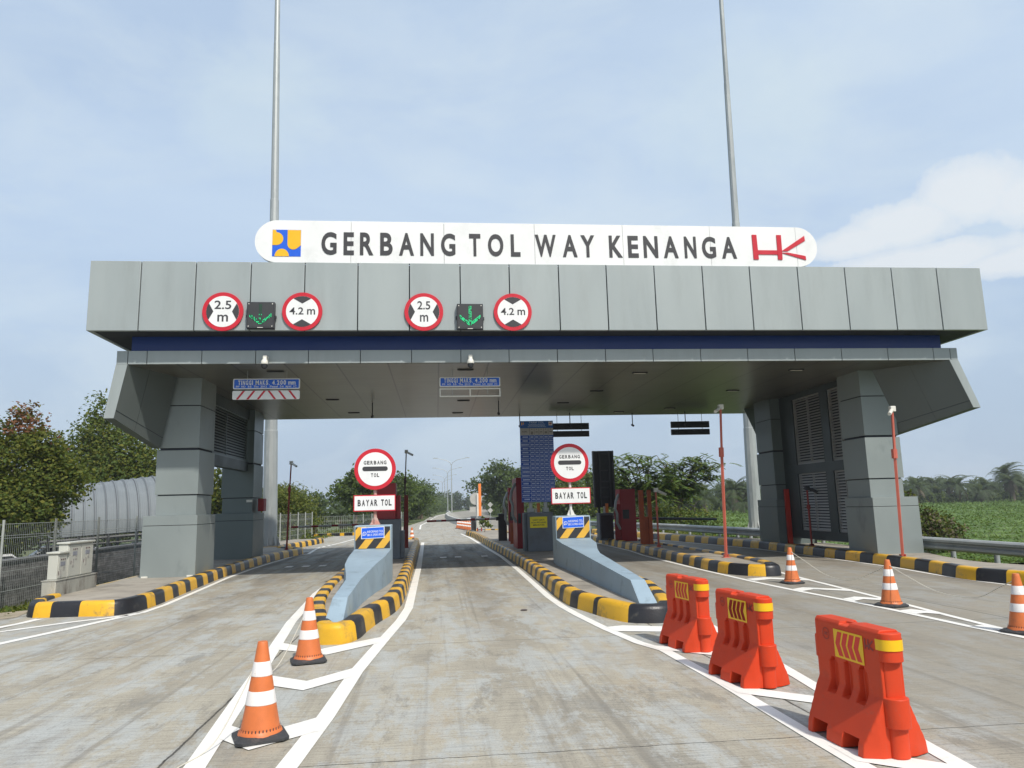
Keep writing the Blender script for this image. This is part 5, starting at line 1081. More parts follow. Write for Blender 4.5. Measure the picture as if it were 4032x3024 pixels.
# ------------------------------------------------------------------ plastic water barriers
def make_water_barrier(label):
    t = thing('water_barrier', (0, 0, 0), label, 'water barrier', 'red plastic water barriers in a row')
    L = 0.74; H = 0.80; ns, nz = 64, 64
    def half(s, z):
        if z < 0.075: wv = 0.24 - 0.01 * (z / 0.075)
        elif z < 0.37: wv = 0.23 - 0.148 * (z - 0.075) / 0.295
        elif z < 0.765: wv = 0.082
        else: wv = 0.082 - 0.02 * ((z - 0.765) / 0.035) ** 2
        e = min(s, L - s)                                       # ends of the foot are cut slanting
        lim = 0.12 + max(0, e) * 2.6
        if z < 0.40: wv = min(wv, max(0.082, lim))
        for c_ in (0.20, 0.37, 0.54):                           # arched recesses
            hw = 0.046
            top = 0.53 - (0.0 if abs(s - c_) > hw else hw - math.sqrt(max(0, hw * hw - (s - c_) ** 2)))
            if abs(s - c_) < hw and 0.30 < z < top: wv = min(wv, 0.044)
        for a, b_ in ((0.115, 0.27), (0.47, 0.625)):            # fork slots
            if a < s < b_ and z < 0.10: wv = min(wv, 0.10)
        if 0.33 < s < 0.43 and z > 0.775: wv = 0.02             # filler dip in the rim
        return wv
    m = MB()
    for sd in (1, -1):
        o = len(m.v)
        for i in range(ns + 1):
            for j in range(nz + 1):
                s, z = L * i / ns, H * j / nz; m.v.append((sd * half(s, z), s, z))
        for i in range(ns):
            for j in range(nz):
                a = o + i * (nz + 1) + j; q = [a, a + nz + 1, a + nz + 2, a + 1]
                m.f.append(q if sd < 0 else q[::-1]); m.m.append(0)
        m.f = [f[::-1] if False else f for f in m.f]
    W_ = (ns + 1) * (nz + 1)
    for i in range(ns):                                         # rim
        a = i * (nz + 1) + nz; b_ = a + nz + 1; m.f.append([a, b_, W_ + b_, W_ + a]); m.m.append(0)
    for i0 in (0, ns):                                          # end faces
        for j in range(nz):
            a = i0 * (nz + 1) + j; m.f.append([a, a + 1, W_ + a + 1, W_ + a]); m.m.append(0)
    # near end: rounded lug at the top, column, rounded lug lower down, foot rib
    def lug(r, z0, z1, y, sgn, squash=1.0):
        n = 12; pts = [(r * math.cos(PI * k_ / n), y + sgn * squash * r * math.sin(PI * k_ / n)) for k_ in range(n + 1)]
        pts += [(-r, y - sgn * 0.02), (r, y - sgn * 0.02)]
        m.prism(pts, 'z', z0, z1)
    lug(0.080, 0.60, 0.785, 0.0, -1, 0.85); lug(0.062, 0.37, 0.60, 0.0, -1, 0.35); lug(0.085, 0.19, 0.375, 0.0, -1, 1.0); lug(0.065, 0.0, 0.19, 0.0, -1, 0.8)
    lug(0.080, 0.50, 0.66, L, 1, 0.9); lug(0.08, 0.0, 0.3, L, 1, 0.5)
    b_ = m.build('body', BARR, t, smooth=0)
    bm = bmesh.new(); bm.from_mesh(b_.data); bmesh.ops.remove_doubles(bm, verts=bm.verts, dist=1e-5); bmesh.ops.recalc_face_normals(bm, faces=bm.faces); bm.to_mesh(b_.data); bm.free()
    b_.data.polygons.foreach_set('use_smooth', [True] * len(b_.data.polygons)); b_.data.set_sharp_from_angle(angle=R(38))
    bv = b_.modifiers.new('bevel', 'BEVEL'); bv.width = 0.006; bv.segments = 2; bv.limit_method = 'ANGLE'; bv.angle_limit = R(50)
    m = MB(); n = 14
    P = [(-0.0835 * math.cos(PI * k_ / n), -0.004 - 0.84 * 0.083 * math.sin(PI * k_ / n)) for k_ in range(n + 1)]
    P = [(-0.0850, 0.03)] + P + [(0.0850, 0.03)]
    vv = [(p[0], p[1], 0.675) for p in P] + [(p[0], p[1], 0.745) for p in P]; n = len(P)
    m.add(vv, [(i, i + 1, n + i + 1, n + i) for i in range(n - 1)]); m.build('reflective_band', YREF, t)
    for sd in (-1, 1):
        X = sd * 0.0845
        m = MB(); a, c_, z0, z1 = 0.165, 0.50, 0.545, 0.74
        m.box(min(X, X + sd * 0.002), max(X, X + sd * 0.002), a, c_, z0, z1); st_ = m.build('chevron_sticker', YREF, t, smooth=0)
        m = MB(); k = 4; wv = (c_ - a - 0.05) / k
        for i in range(k):
            u0 = a + 0.028 + i * wv; sh = 0.022; h2 = (z0 + z1) / 2; Xs = X + sd * 0.003
            for za, zb_, da, db in ((z0 + 0.014, h2, -sh, sh * 0.6), (h2, z1 - 0.014, sh * 0.6, -sh)):
                P = [(Xs, min(c_ - .008, max(a + .008, u0 + da + 0.012)), za), (Xs, min(c_ - .008, max(a + .008, u0 + wv * 0.74 + da + 0.012)), za), (Xs, min(c_ - .008, max(a + .008, u0 + wv * 0.74 + db + 0.012)), zb_), (Xs, min(c_ - .008, max(a + .008, u0 + db + 0.012)), zb_)]
                m.add(P, [(0, 1, 2, 3), (3, 2, 1, 0)])
        m.build('red_chevrons', STK, st_, smooth=0)
        m = MB(); X2 = X + sd * 0.001      # round maker's stamp
        rg = [(X2, 0.60 + 0.042 * math.cos(R(q)), 0.69 + 0.042 * math.sin(R(q))) for q in range(0, 360, 15)]; ri_ = [(X2, 0.60 + 0.037 * math.cos(R(q)), 0.69 + 0.037 * math.sin(R(q))) for q in range(0, 360, 15)]; n = 24
        m.add(rg + ri_, [(i, (i + 1) % n, n + (i + 1) % n, n + i) for i in range(n)] + [(n + i, n + (i + 1) % n, (i + 1) % n, i) for i in range(n)])
        for dz in (-0.008, 0.004): m.box(min(X2, X2 + sd * .001), max(X2, X2 + sd * .001), 0.58, 0.62, 0.69 + dz, 0.69 + dz + 0.006)
        def bar(p, q, th=0.006):
            d_ = Vector((q[0] - p[0], q[1] - p[1])).normalized(); n_ = Vector((-d_.y, d_.x)) * th
            Q = [(X2, p[0] + n_.x, p[1] + n_.y), (X2, q[0] + n_.x, q[1] + n_.y), (X2, q[0] - n_.x, q[1] - n_.y), (X2, p[0] - n_.x, p[1] - n_.y)]
            m.add(Q, [(0, 1, 2, 3), (3, 2, 1, 0)])
        f_ = (lambda u: u) if sd < 0 else (lambda u: u)
        bar((0.140, 0.66), (0.140, 0.73)); bar((0.105, 0.66), (0.105, 0.73)); bar((0.140, 0.682), (0.105, 0.682)); bar((0.10, 0.684), (0.055, 0.725)); bar((0.10, 0.682), (0.055, 0.662))
        m.build('stamp', BARD, t, smooth=0)
    m = MB(); m.lathe(0.0, 0.38, [(0.018, 0.78), (0.02, 0.792), (0.012, 0.795)], 8); m.build('filler_cap', DARK, t)
    return t
w1 = make_water_barrier('red plastic water barrier nearest the camera')
w1.location = (3.0, 4.88, 0.009); w1.rotation_euler.z = R(4)
for loc, lab, rz in (((2.99, 6.79, 0.009), 'middle one of the three red plastic water barriers', R(8)), ((3.01, 8.47, 0.009), 'red plastic water barrier next to the black kerb nose', R(9))):
    c_ = copy_tree(w1); c_.location = loc; c_['label'] = lab; c_.rotation_euler.z = rz

# ------------------------------------------------------------------ masts, lamps, guardrail
def mast(x, y, lean, label):
    t = thing('high_mast', (x, y, 0.2), label, 'lighting mast', 'tall galvanised masts behind the gate')
    m = MB(); zs = [0.25, 5.2, 5.22, 10.5, 10.52, 16, 16.02, 24, 24.02, 34]; rs = [0.325, 0.29, 0.272, 0.245, 0.23, 0.20, 0.185, 0.145, 0.135, 0.10]
    m.tube([(x + lean * z / 26, y, z) for z in zs], rs, 12); m.build('shaft', GALV, t, smooth=20)
    m = MB(); m.lathe(x, y, [(0.48, 0.195), (0.48, 0.24)], 16)
    for k_ in range(8):
        a = k_ * PI / 4; d_ = Vector((math.cos(a), math.sin(a), 0)); n_ = Vector((-d_.y, d_.x, 0)) * 0.012; c0 = Vector((x, y, 0))
        P = [c0 + d_ * 0.3, c0 + d_ * 0.45, c0 + d_ * 0.32, c0 + d_ * 0.3]; Z = [0.24, 0.24, 0.62, 0.62]
        m.add([(p.x - n_.x, p.y - n_.y, z) for p, z in zip(P, Z)] + [(p.x + n_.x, p.y + n_.y, z) for p, z in zip(P, Z)], [(0, 1, 2, 3), (7, 6, 5, 4), (0, 4, 5, 1), (1, 5, 6, 2), (2, 6, 7, 3), (3, 7, 4, 0)])
    m.build('base_flange', GALV, t, smooth=0)
    m = MB(); m.lathe(x + lean * 34 / 26, y, [(0.1, 34), (0.9, 34.05), (0.9, 34.15), (0.1, 34.3)], 12); m.build('lamp_ring', GALV, t)
    m = MB(); m.box(x - 0.55, x + 0.55, y - 0.55, y + 0.55, 0.0, 0.194); m.build('footing', KYEL, t)
mast(-7.2, 33.6, -0.32, 'tall galvanised lighting mast behind the left end of the name board')
mast(15.58, 35.6, 0.30, 'tall galvanised lighting mast behind the right end of the name board')
def street_lamp():
    t = thing('street_lamp', (0, 0, 0), 'x', 'street lamp', 'double armed street lamps along the far median')
    m = MB(); m.tube([(0, 0, 0), (0, 0, 12.0)], [0.16, 0.09], 8); m.build('pole', GALV, t)
    for s in (-1, 1):
        m = MB(); m.tube([(0, 0, 11.9), (s * 0.35, 0, 12.6), (s * 1.3, 0, 13.2), (s * 3.6, 0, 13.7)], [0.09, 0.08, 0.07, 0.06], 6); a = m.build('arm', GALV, t)
        m = MB(); m.box(min(s * 3.5, s * 4.6), max(s * 3.5, s * 4.6), -0.16, 0.16, 13.68, 13.86); m.build('lamp_head', GALV, a)
    return t
s0 = street_lamp(); s0.location = (3.8, 188, 0); s0['label'] = 'tallest looking double armed street lamp on the far median'
for x, y, lab in ((3.5, 236, 'second double armed street lamp on the far median'), (3.2, 288, 'third double armed street lamp on the far median'), (2.7, 335, 'farthest double armed street lamp on the far median'), (16.5, 360, 'distant double armed street lamp left of the orange boom'), (28, 380, 'distant double armed street lamp seen behind the round sign back')):
    c_ = copy_tree(s0); c_.location = (x, y, 0); c_['label'] = lab
def guardrail():
    t = thing('guardrail', (12.9, 20, 0), 'galvanised W beam guardrail along the right verge', 'guardrail')
    path = catmull([Vector(p) for p in [(12.95, 6), (12.95, 12), (12.93, 16), (12.95, 19), (12.95, 21.5), (12.6, 25), (12.1, 29), (11.75, 32), (11.4, 36), (10.5, 41), (9.7, 45.7), (8.6, 55)]], False, 0.5)
    prof = [(0.0, 0.27), (-0.05, 0.29), (-0.10, 0.32), (-0.10, 0.37), (-0.01, 0.41), (-0.01, 0.445), (-0.10, 0.485), (-0.10, 0.535), (-0.05, 0.57), (0.0, 0.585)]
    rails = [offset_path(path, -d, False) for d, z in prof]
    m = MB(); n = len(path)
    for k_ in range(len(prof) - 1):
        for i in range(n - 1):
            a, b_ = rails[k_], rails[k_ + 1]
            m.add([(a[i].x, a[i].y, prof[k_][1]), (a[i + 1].x, a[i + 1].y, prof[k_][1]), (b_[i + 1].x, b_[i + 1].y, prof[k_ + 1][1]), (b_[i].x, b_[i].y, prof[k_ + 1][1])], [(0, 1, 2, 3)])
    o = m.build('beam', GALV, t, smooth=0)
    bm = bmesh.new(); bm.from_mesh(o.data); bmesh.ops.remove_doubles(bm, verts=bm.verts, dist=1e-4); bm.to_mesh(o.data); bm.free()
    sm = o.modifiers.new('thick', 'SOLIDIFY'); sm.thickness = 0.004
    s = 0.0; nxt = 0.3
    for i in range(n - 1):
        s += (path[i + 1] - path[i]).length
        if s >= nxt:
            nxt += 1.45; p = path[i + 1]
            m = MB(); m.tube([(p.x + 0.09, p.y, -0.4), (p.x + 0.09, p.y, 0.52)], 0.06, 12); m.build('post', GALV, t)
guardrail()

# ------------------------------------------------------------------ left side: cabinets, fence, wall, shelter, cars
t = thing('cabinet_plinth', (-7.41, 16, 0), 'stained concrete plinth under the beige cabinets', 'plinth')
m = MB(); m.box(-7.54, -7.28, 15.43, 17.2, -0.1, 0.47); m.build('block', PLINTH, t, bevel=0.015)
m = MB(); m.box(-7.55, -7.27, 15.42, 17.21, 0.471, 0.486); m.build('cap', PLINTH, t)
def ecab(y0, y1, z1, label, marks, doors):
    t = thing('electrical_cabinet', (-7.58, y0, 0.486), label, 'electrical cabinet', 'beige electrical cabinets on the plinth')
    x0, x1 = -7.52, -7.335
    m = MB(); m.box(x0, x1, y0, y1, 0.487, z1); m.build('box', CABW, t, bevel=0.01)
    m = MB(); m.box(x0 - 0.03, x1 + 0.04, y0 - 0.03, y1 + 0.03, z1 + 0.001, z1 + 0.04); m.build('roof', CABW, t, bevel=0.01)
    n = doors
    for i in range(n):
        a = y0 + (y1 - y0) * i / n + 0.02; b_ = y0 + (y1 - y0) * (i + 1) / n - 0.02; h = z1 - 0.487
        m = MB(); m.box(x1 + 0.001, x1 + 0.014, a, b_, 0.51, z1 - 0.025); d = m.build('door', CABW, t, bevel=0.004)
        m = MB(); X = x1 + 0.016; c_ = (a + b_) / 2
        for q in (-0.07, 0.0, 0.07): m.prism(circ(c_ + q, z1 - 0.11, 0.014, 10), 'x', X - 0.002, X + 0.006, 1)
        for q in (-0.095, -0.03, 0.035): m.box(X - 0.002, X + 0.003, c_ + q, c_ + q + 0.055, z1 - 0.235, z1 - 0.155, 0)
        m.box(X - 0.002, X + 0.003, c_ + 0.01, c_ + 0.085, z1 - 0.32, z1 - 0.255, 2); m.box(X - 0.002, X + 0.003, c_ - 0.10, c_ - 0.035, z1 - 0.46, z1 - 0.30, 2); m.box(X - 0.002, X + 0.004, c_ - 0.16, c_ - 0.148, z1 - 0.4, z1 - 0.33, 1)
        m.build('gauges', [mat('gauge_grey', (0.25, 0.26, 0.30), 0.4), mat('gauge_dark', (0.08, 0.03, 0.04), 0.4), mat('label_grey', (0.38, 0.37, 0.34), 0.6, var=0.3, vscale=20)], d, smooth=0)
ecab(15.57, 15.92, 0.975, 'low beige electrical cabinet at the near end of the plinth', True, 1)
ecab(15.95, 17.04, 1.145, 'taller beige electrical cabinet with two doors', True, 2)

def mesh_fence(path, zt, label, step=2.4, dens=0.055, top_fold=True, name='mesh_fence'):
    """welded wire fence: posts, and one mesh of wires per run"""
    t = thing(name, (path[0][0], path[0][1], 0), label, 'fence')
    m = MB(); L = 0; W = MB()
    P = [Vector((p[0], p[1])) for p in path]
    posts = []
    for a, b_ in zip(P[:-1], P[1:]):
        d_ = (b_ - a); l = d_.length; d_ = d_ / l; n = int(l / dens)
        for i in range(n):
            q = a + d_ * (i * dens); zb = ground_z(q.x, q.y) + 0.03; r = 0.006
            n_ = Vector((-d_.y, d_.x)) * r; e = d_ * r
            W.add([(q.x - e.x, q.y - e.y, zb), (q.x + n_.x, q.y + n_.y, zb), (q.x + e.x, q.y + e.y, zb), (q.x - e.x, q.y - e.y, zt), (q.x + n_.x, q.y + n_.y, zt), (q.x + e.x, q.y + e.y, zt)], [(0, 1, 4, 3), (1, 2, 5, 4), (2, 0, 3, 5)])
        for z in (zt - 0.01, zt - 0.28, zt - 0.34, zt - 0.85, zt - 1.1, zt - 1.55):
            W.tube([(a.x, a.y, z), (b_.x, b_.y, z)], 0.006, 4)
        k_ = max(1, round(l / step))
        for i in range(k_ + 1): posts.append(a + d_ * l * i / k_)
    W.build('wire_mesh', FENCE, t, smooth=0)
    for q in posts:
        m = MB(); zb = ground_z(q.x, q.y); m.tube([(q.x + 0.04, q.y, zb - 0.2), (q.x + 0.04, q.y, zt + 0.09)], 0.03, 8); m.build('post', FENCE, t)
mesh_fence([(-10.0, 11.3), (-10.0, 20.9), (-9.95, 23.3), (-9.6, 28)], 1.56, 'grey wire mesh fence behind the beige cabinets', 2.4, 0.085)
mesh_fence([(-8.2, 33), (-7.6, 40), (-7.3, 45)], 1.50, 'wire mesh fence panels beside the left mast beyond the gate', 1.7, 0.11)
mesh_fence([(-8.3, 50.5), (-5.6, 51.5), (-3.9, 60), (-3.1, 72)], 1.25, 'low wire mesh fence behind the far kerb', 2.4, 0.14)
t = thing('stone_wall', (-10.5, 20, 0), 'low dark stacked stone wall behind the wire fence', 'wall')
m = MB(); m.box(-10.75, -10.45, 10.5, 30, -1.4, 0.62); m.build('stonework', STONE, t)
m = MB(); m.box(-10.78, -10.42, 10.5, 30, 0.621, 0.68); m.build('coping', mat('coping_dark', (0.14, 0.14, 0.145), 0.8), t)
# arched shelter
t = thing('arched_shelter', (-14, 33, -1.4), 'grey corrugated barrel roof shelter behind the stone wall', 'shelter')
A0 = Vector((-16.2, 30.6, 0.72)); A1 = Vector((-11.3, 33.3, 0.98)); ax = (A1 - A0); LN = ax.length; axn = ax / LN
bk = Vector((-axn.y, axn.x, 0)).normalized()
m = MB(); nsg, nar = 190, 22
for i in range(nsg + 1):
    u = LN * i / nsg; w_ = (u % 0.40); rib = 0.05 if w_ < 0.07 else 0.012 * math.sin(2 * PI * u / 0.155)
    for j in range(nar + 1):
        th = R(2 + 166 * j / nar); rx, rz = 2.9 + rib, 2.45 + rib
        p = A0 + axn * u + bk * (2.9 - rx * math.cos(th)) + Vector((0, 0, rz * math.sin(th) * (0.82 + 0.18 * u / LN)))
        m.v.append(tuple(p))
for i in range(nsg):
    for j in range(nar):
        a = i * (nar + 1) + j; m.f.append([a, a + nar + 1, a + nar + 2, a + 1]); m.m.append(1 if (LN * (i + 0.5) / nsg) % 0.40 < 0.028 else 0)
rf = m.build('roof', [ROOFM, RIBM], t, smooth=30)
for k_ in range(6):
    u = 0.2 + k_ * (LN - 0.4) / 5; p = A0 + axn * u; q = p + bk * 5.6
    for pp in (p, q): m = MB(); m.tube([(pp.x, pp.y, -1.5), (pp.x, pp.y, pp.z + 0.05)], 0.07, 8); m.build('column', DARK, t)
m = MB(); p, q = A0 + Vector((0, 0, -0.06)), A1 + Vector((0, 0, -0.06)); m.tube([p, q], 0.07, 6); m.tube([p - Vector((0, 0, 0.22)), q - Vector((0, 0, 0.22))], 0.04, 6); p2, q2 = p + bk * 5.7, q + bk * 5.7; m.tube([p2, q2], 0.07, 6); m.build('eave_beam', DARK, t)
def car(x, y, rz, label):
    t = thing('parked_car', (0, 0, 0), label, 'car', 'white cars parked under the shelter')
    prof = [(-2.1, 0.35), (-2.15, 0.7), (-2.0, 0.95), (-1.3, 1.02), (-0.65, 1.5), (0.9, 1.52), (1.75, 1.05), (2.1, 0.98), (2.12, 0.4)]
    m = MB(); m.prism(prof, 'y', -0.85, 0.85); m.build('body', CARW, t, bevel=0.07)
    m = MB()
    for s in (-1, 1): m.prism([(-1.12, 1.05), (-0.6, 1.44), (0.1, 1.46), (0.1, 1.05)], 'y', s * 0.852, s * 0.858); m.prism([(0.2, 1.05), (0.2, 1.46), (0.85, 1.45), (1.5, 1.06)], 'y', s * 0.852, s * 0.858)
    m.build('window', GLASS, t, smooth=0)
    for a in (-1.3, 1.3):
        for s in (-1, 1):
            m = MB(); m.prism(circ(a, 0.32, 0.32, 20), 'y', s * 0.66, s * 0.87); m.build('wheel', RUB, t)
    t.location = (x, y, -0.97); t.rotation_euler.z = rz
car(-15.2, 32.6, R(28), 'white parked car under the near end of the arched shelter'); car(-12.2, 33.9, R(28), 'white parked car under the far end of the arched shelter'); car(-14.6, 25.2, R(78), 'white parked car before the arched shelter behind the tree')
tag(None or (lambda m_: (sheet(m_, [(-40, 22), (-11.6, 22), (-11.6, 44), (-40, 44)], -0.97), m_.build('parking_lot', mat('parking_asphalt', (0.09, 0.09, 0.09), 0.9)))[1])(MB()), 'sunken car park behind the stone wall', 'car park', kind='structure')

# ------------------------------------------------------------------ far end of the middle island
t = thing('sign_back', (2.58, 48.9, 0), 'plain back of a round sign and plate beside the orange boom', 'road sign')
m = MB(); m.tube([(2.62, 49.05, 0), (2.62, 49.05, 2.4)], 0.04, 8); m.build('pole', GALV, t)
m = MB(); m.prism(circ(2.58, 2.15, 0.40, 36), 'y', 49.1, 49.13); m.build('round_plate', mat('sign_back_grey', (0.45, 0.45, 0.42), 0.5, 0.1, 0.05), t)
m = MB(); m.box(2.16, 2.99, 49.1, 49.13, 1.29, 1.64); m.build('plate', mat('sign_back_grey', (0.45, 0.45, 0.42), 0.5), t)
t = thing('control_box', (2.5, 45.3, 0.19), 'pale control box on dark feet at the far end of the middle island', 'control box')
m = MB(); m.box(2.38, 2.72, 45.0, 45.25, 0.4, 0.85); m.build('box', CABW, t, bevel=0.01)
m = MB(); m.box(2.40, 2.46, 45.02, 45.2, 0.19, 0.4); m.box(2.64, 2.70, 45.02, 45.2, 0.19, 0.4); m.build('foot', DRED, t)
t = thing('hazard_marker', (4.28, 60, 0), 'pair of pale diamond plates on a slim post beyond the gate', 'road sign')
m = MB(); m.tube([(4.28, 60, 0), (4.28, 60, 1.6)], 0.025, 6); m.build('post', GALV, t)
for z in (1.76, 1.30):
    m = MB(); m.prism([(4.28, z - 0.22), (4.5, z), (4.28, z + 0.22), (4.06, z)], 'y', 59.95, 59.97); m.build('diamond_plate', mat('sign_back_grey', (0.45, 0.45, 0.42), 0.5), t)
t = thing('median_barrier', (1.6, 60, 0), 'low pale concrete median beyond the row of cones', 'concrete barrier')
m = MB(); pth = [(2.6, 60), (1.9, 75), (1.5, 95), (1.6, 125), (2.4, 160), (3.3, 188), (3.3, 240)]
for a, b_ in zip(pth[:-1], pth[1:]):
    m.hexa([(a[0] - 0.3, a[1], 0), (a[0] + 0.3, a[1], 0), (b_[0] + 0.3, b_[1], 0), (b_[0] - 0.3, b_[1], 0)], [(a[0] - 0.12, a[1], 0.55), (a[0] + 0.12, a[1], 0.55), (b_[0] + 0.12, b_[1], 0.55), (b_[0] - 0.12, b_[1], 0.55)])
m.build('wall', WALLP, t, smooth=0)
m = MB(); m.box(2.35, 2.75, 57.8, 59.9, 0, 0.75); m.build('end_block', mat('white_block', (0.7, 0.7, 0.68), 0.6), t, bevel=0.03)

# ------------------------------------------------------------------ plants
LG = leafmat('leaf_green', (0.062, 0.105, 0.015), (0.090, 0.142, 0.020), (0.13, 0.175, 0.028))
LO = leafmat('leaf_olive', (0.10, 0.12, 0.012), (0.14, 0.16, 0.016), (0.20, 0.20, 0.024))
LR = leafmat('leaf_red', (0.20, 0.08, 0.03), (0.28, 0.11, 0.05), (0.34, 0.17, 0.09))
LY = leafmat('leaf_yellow_green', (0.06, 0.09, 0.012), (0.13, 0.16, 0.02), (0.22, 0.22, 0.03))
LP = leafmat('leaf_palm', (0.045, 0.074, 0.030), (0.072, 0.108, 0.044), (0.115, 0.148, 0.066))
LB = leafmat('leaf_blue_green', (0.058, 0.094, 0.036), (0.080, 0.124, 0.046), (0.11, 0.152, 0.058))
LD = leafmat('leaf_dry', (0.07, 0.06, 0.03), (0.11, 0.09, 0.05), (0.15, 0.12, 0.07), trans=0.1)
LF = leafmat('leaf_field', (0.085, 0.155, 0.032), (0.125, 0.22, 0.046), (0.18, 0.275, 0.072))
def leaf(m, p, size, mi, up=0.35, out=None):
    d_ = Vector((random.gauss(0, 1), random.gauss(0, 1), random.gauss(0, 0.7) - 0.15)).normalized()
    n_ = Vector((random.gauss(0, 1), random.gauss(0, 1), random.gauss(0, 1) + up * 2))
    if out is not None: n_ = n_ * 0.55 + out * 1.1
    n_.normalize()
    s_ = d_.cross(n_)
    if s_.length < 1e-3: return
    s_ = s_.normalized() * size * 0.32; l = d_ * size
    m.add([p, p + l * 0.45 + s_, p + l, p + l * 0.45 - s_], [(0, 1, 2, 3)], mi)
def crown(lobes, n, size, mats_w, spread=0.32, gap=0.0):
    """leaves gathered in clusters on the shells of several lobes; mats_w: function(point)->slot"""
    m = MB(); tot = sum(l[3] ** 2 for l in lobes)
    for (cx, cy, cz, r, sq) in lobes:
        k_ = int(n * r * r / tot / 14) + 1
        for _ in range(k_):
            d_ = Vector((random.gauss(0, 1), random.gauss(0, 1), random.gauss(0, 1))).normalized()
            rad = r * (0.45 + 0.6 * random.random() ** 0.6)
            if random.random() < gap: continue
            c0 = Vector((cx, cy, cz)) + Vector((d_.x * rad, d_.y * rad, d_.z * rad * sq))
            cs = spread * random.uniform(0.6, 1.25) * min(1.0, r)
            for _ in range(14):
                p = c0 + Vector(tuple(max(-1.6, min(1.6, random.gauss(0, 1))) * q_ for q_ in (cs, cs, cs * 0.55)))
                leaf(m, p, size * random.uniform(0.7, 1.35), mats_w(p), 0.35, d_)
    return m
def branches(m, base_, lobes, r0):
    b_ = Vector(base_)
    top = Vector((sum(l[0] for l in lobes) / len(lobes), sum(l[1] for l in lobes) / len(lobes), sum(l[2] for l in lobes) / len(lobes)))
    fork = b_.lerp(top, 0.55)
    m.tube([b_, b_.lerp(fork, 0.5) + Vector((random.uniform(-.05, .05), 0, 0)), fork], [r0, r0 * 0.8, r0 * 0.62], 8)
    for l in lobes:
        e = Vector(l[:3]); mid = fork.lerp(e, 0.5) + Vector((0, 0, 0.12 * (e - fork).length))
        m.tube([fork, mid, e], [r0 * 0.5, r0 * 0.32, r0 * 0.1], 6)
def tree(name, loc, lobes, n, size, mats_, pick, label, group, r0=0.14, spread=0.32, gap=0.0, cat='tree'):
    t = thing(name, loc, label, cat, group)
    L = [(loc[0] + l[0], loc[1] + l[1], loc[2] + l[2], l[3], l[4] if len(l) > 4 else 0.85) for l in lobes]
    crown(L, n, size, pick, spread, gap).build('crown', mats_, t, smooth=0)
    m = MB(); branches(m, loc, L, r0); m.build('trunk', BARK, t)
    return t
g_l = 'trees and bushes along the left side'
# big tree at the left edge, red flush on its top shoots
def pick1(p):
    h = p.z
    if h > 3.9 and random.random() < (0.8 if (p.x > -14.6 and p.x < -13.5 and h > 4.5) else 0.03): return 2
    return 1 if random.random() < (0.5 + 0.1 * (h - 2)) else 0
tree('leafy_tree', (-14.35, 27.0, -1.3), [(-1.2, 0, 3.9, 1.35), (0.1, 0.2, 4.6, 1.3), (0.25, 0, 6.15, 0.55, 1.3), (0.9, -0.2, 5.4, 0.7), (1.35, 0, 4.2, 0.95), (-0.7, -0.3, 5.6, 0.65, 1.1), (0.4, -0.6, 3.3, 1.3), (-2.4, 0.3, 3.6, 1.3), (0.7, 0.2, 3.0, 0.8), (-0.8, -0.4, 2.6, 1.1), (0.1, -0.3, 2.2, 0.7), (-2.2, 0, 5.0, 0.7), (-2.2, 0, 2.4, 1.0)], 48000, 0.125, [LG, LO, LR], pick1, 'big leafy tree at the left edge with reddish top shoots', g_l, 0.16, 0.26)
tree('leafy_tree', (-18.0, 44.0, -1.4), [(-1.0, 0, 8.9, 0.65, 1.6), (-0.9, 0, 7.7, 1.1), (0.3, 0, 6.5, 1.8), (-2.0, 0, 6.2, 1.6), (1.9, 0, 5.2, 1.7), (0, -0.5, 4.8, 2.0), (-2.4, 0, 4.2, 1.7), (2.8, 0.3, 3.7, 1.6), (1.0, -0.6, 3.2, 1.8), (-1, 0, 2.7, 1.7)], 40000, 0.18, [LG, LO], lambda p: 1 if random.random() < 0.45 else 0, 'dark olive pointed tree rising behind the arched shelter', g_l, 0.22, 0.42)
tree('leafy_tree', (-13.3, 47.0, -1.2), [(0, 0, 4.2, 1.6), (1.2, 0, 3.2, 1.4), (-1.2, 0, 3.4, 1.5), (0, 0, 2.2, 1.4)], 6000, 0.24, [LG, LO], lambda p: 1 if random.random() < 0.6 else 0, 'olive tree seen between the two left pillars', g_l, 0.15, 0.4)
tree('round_bush', (-9.0, 49.0, -0.5), [(-0.5, 0, 2.9, 1.15), (0.4, 0, 2.2, 1.1), (-0.9, 0, 1.8, 1.2), (0.8, 0, 1.3, 0.9), (0, -0.3, 1.2, 1.1)], 11000, 0.13, [LY, LO, LG], lambda p: 0 if p.z > 1.8 and random.random() < 0.7 else (1 if random.random() < 0.6 else 2), 'round yellow green bush right of the left mast', g_l, 0.08, 0.3, cat='bush')
tree('round_bush', (-10.6, 52.0, -0.5), [(0, 0, 2.9, 1.3), (-0.9, 0, 2.0, 1.3), (0.7, 0, 1.6, 1.1)], 4500, 0.18, [LY, LO], lambda p: 0 if random.random() < 0.6 else 1, 'yellow green bush behind the left mast', g_l, 0.08, 0.3, cat='bush')
tree('small_bush', (-7.9, 43.0, -0.3), [(0, 0, 0.6, 0.5), (0.4, 0.6, 0.5, 0.5), (-0.2, -0.8, 0.5, 0.5)], 1500, 0.12, [LG, LY], lambda p: 0 if random.random() < 0.6 else 1, 'low green scrub at the wire fence panels', g_l, 0.03, 0.2, cat='bush')

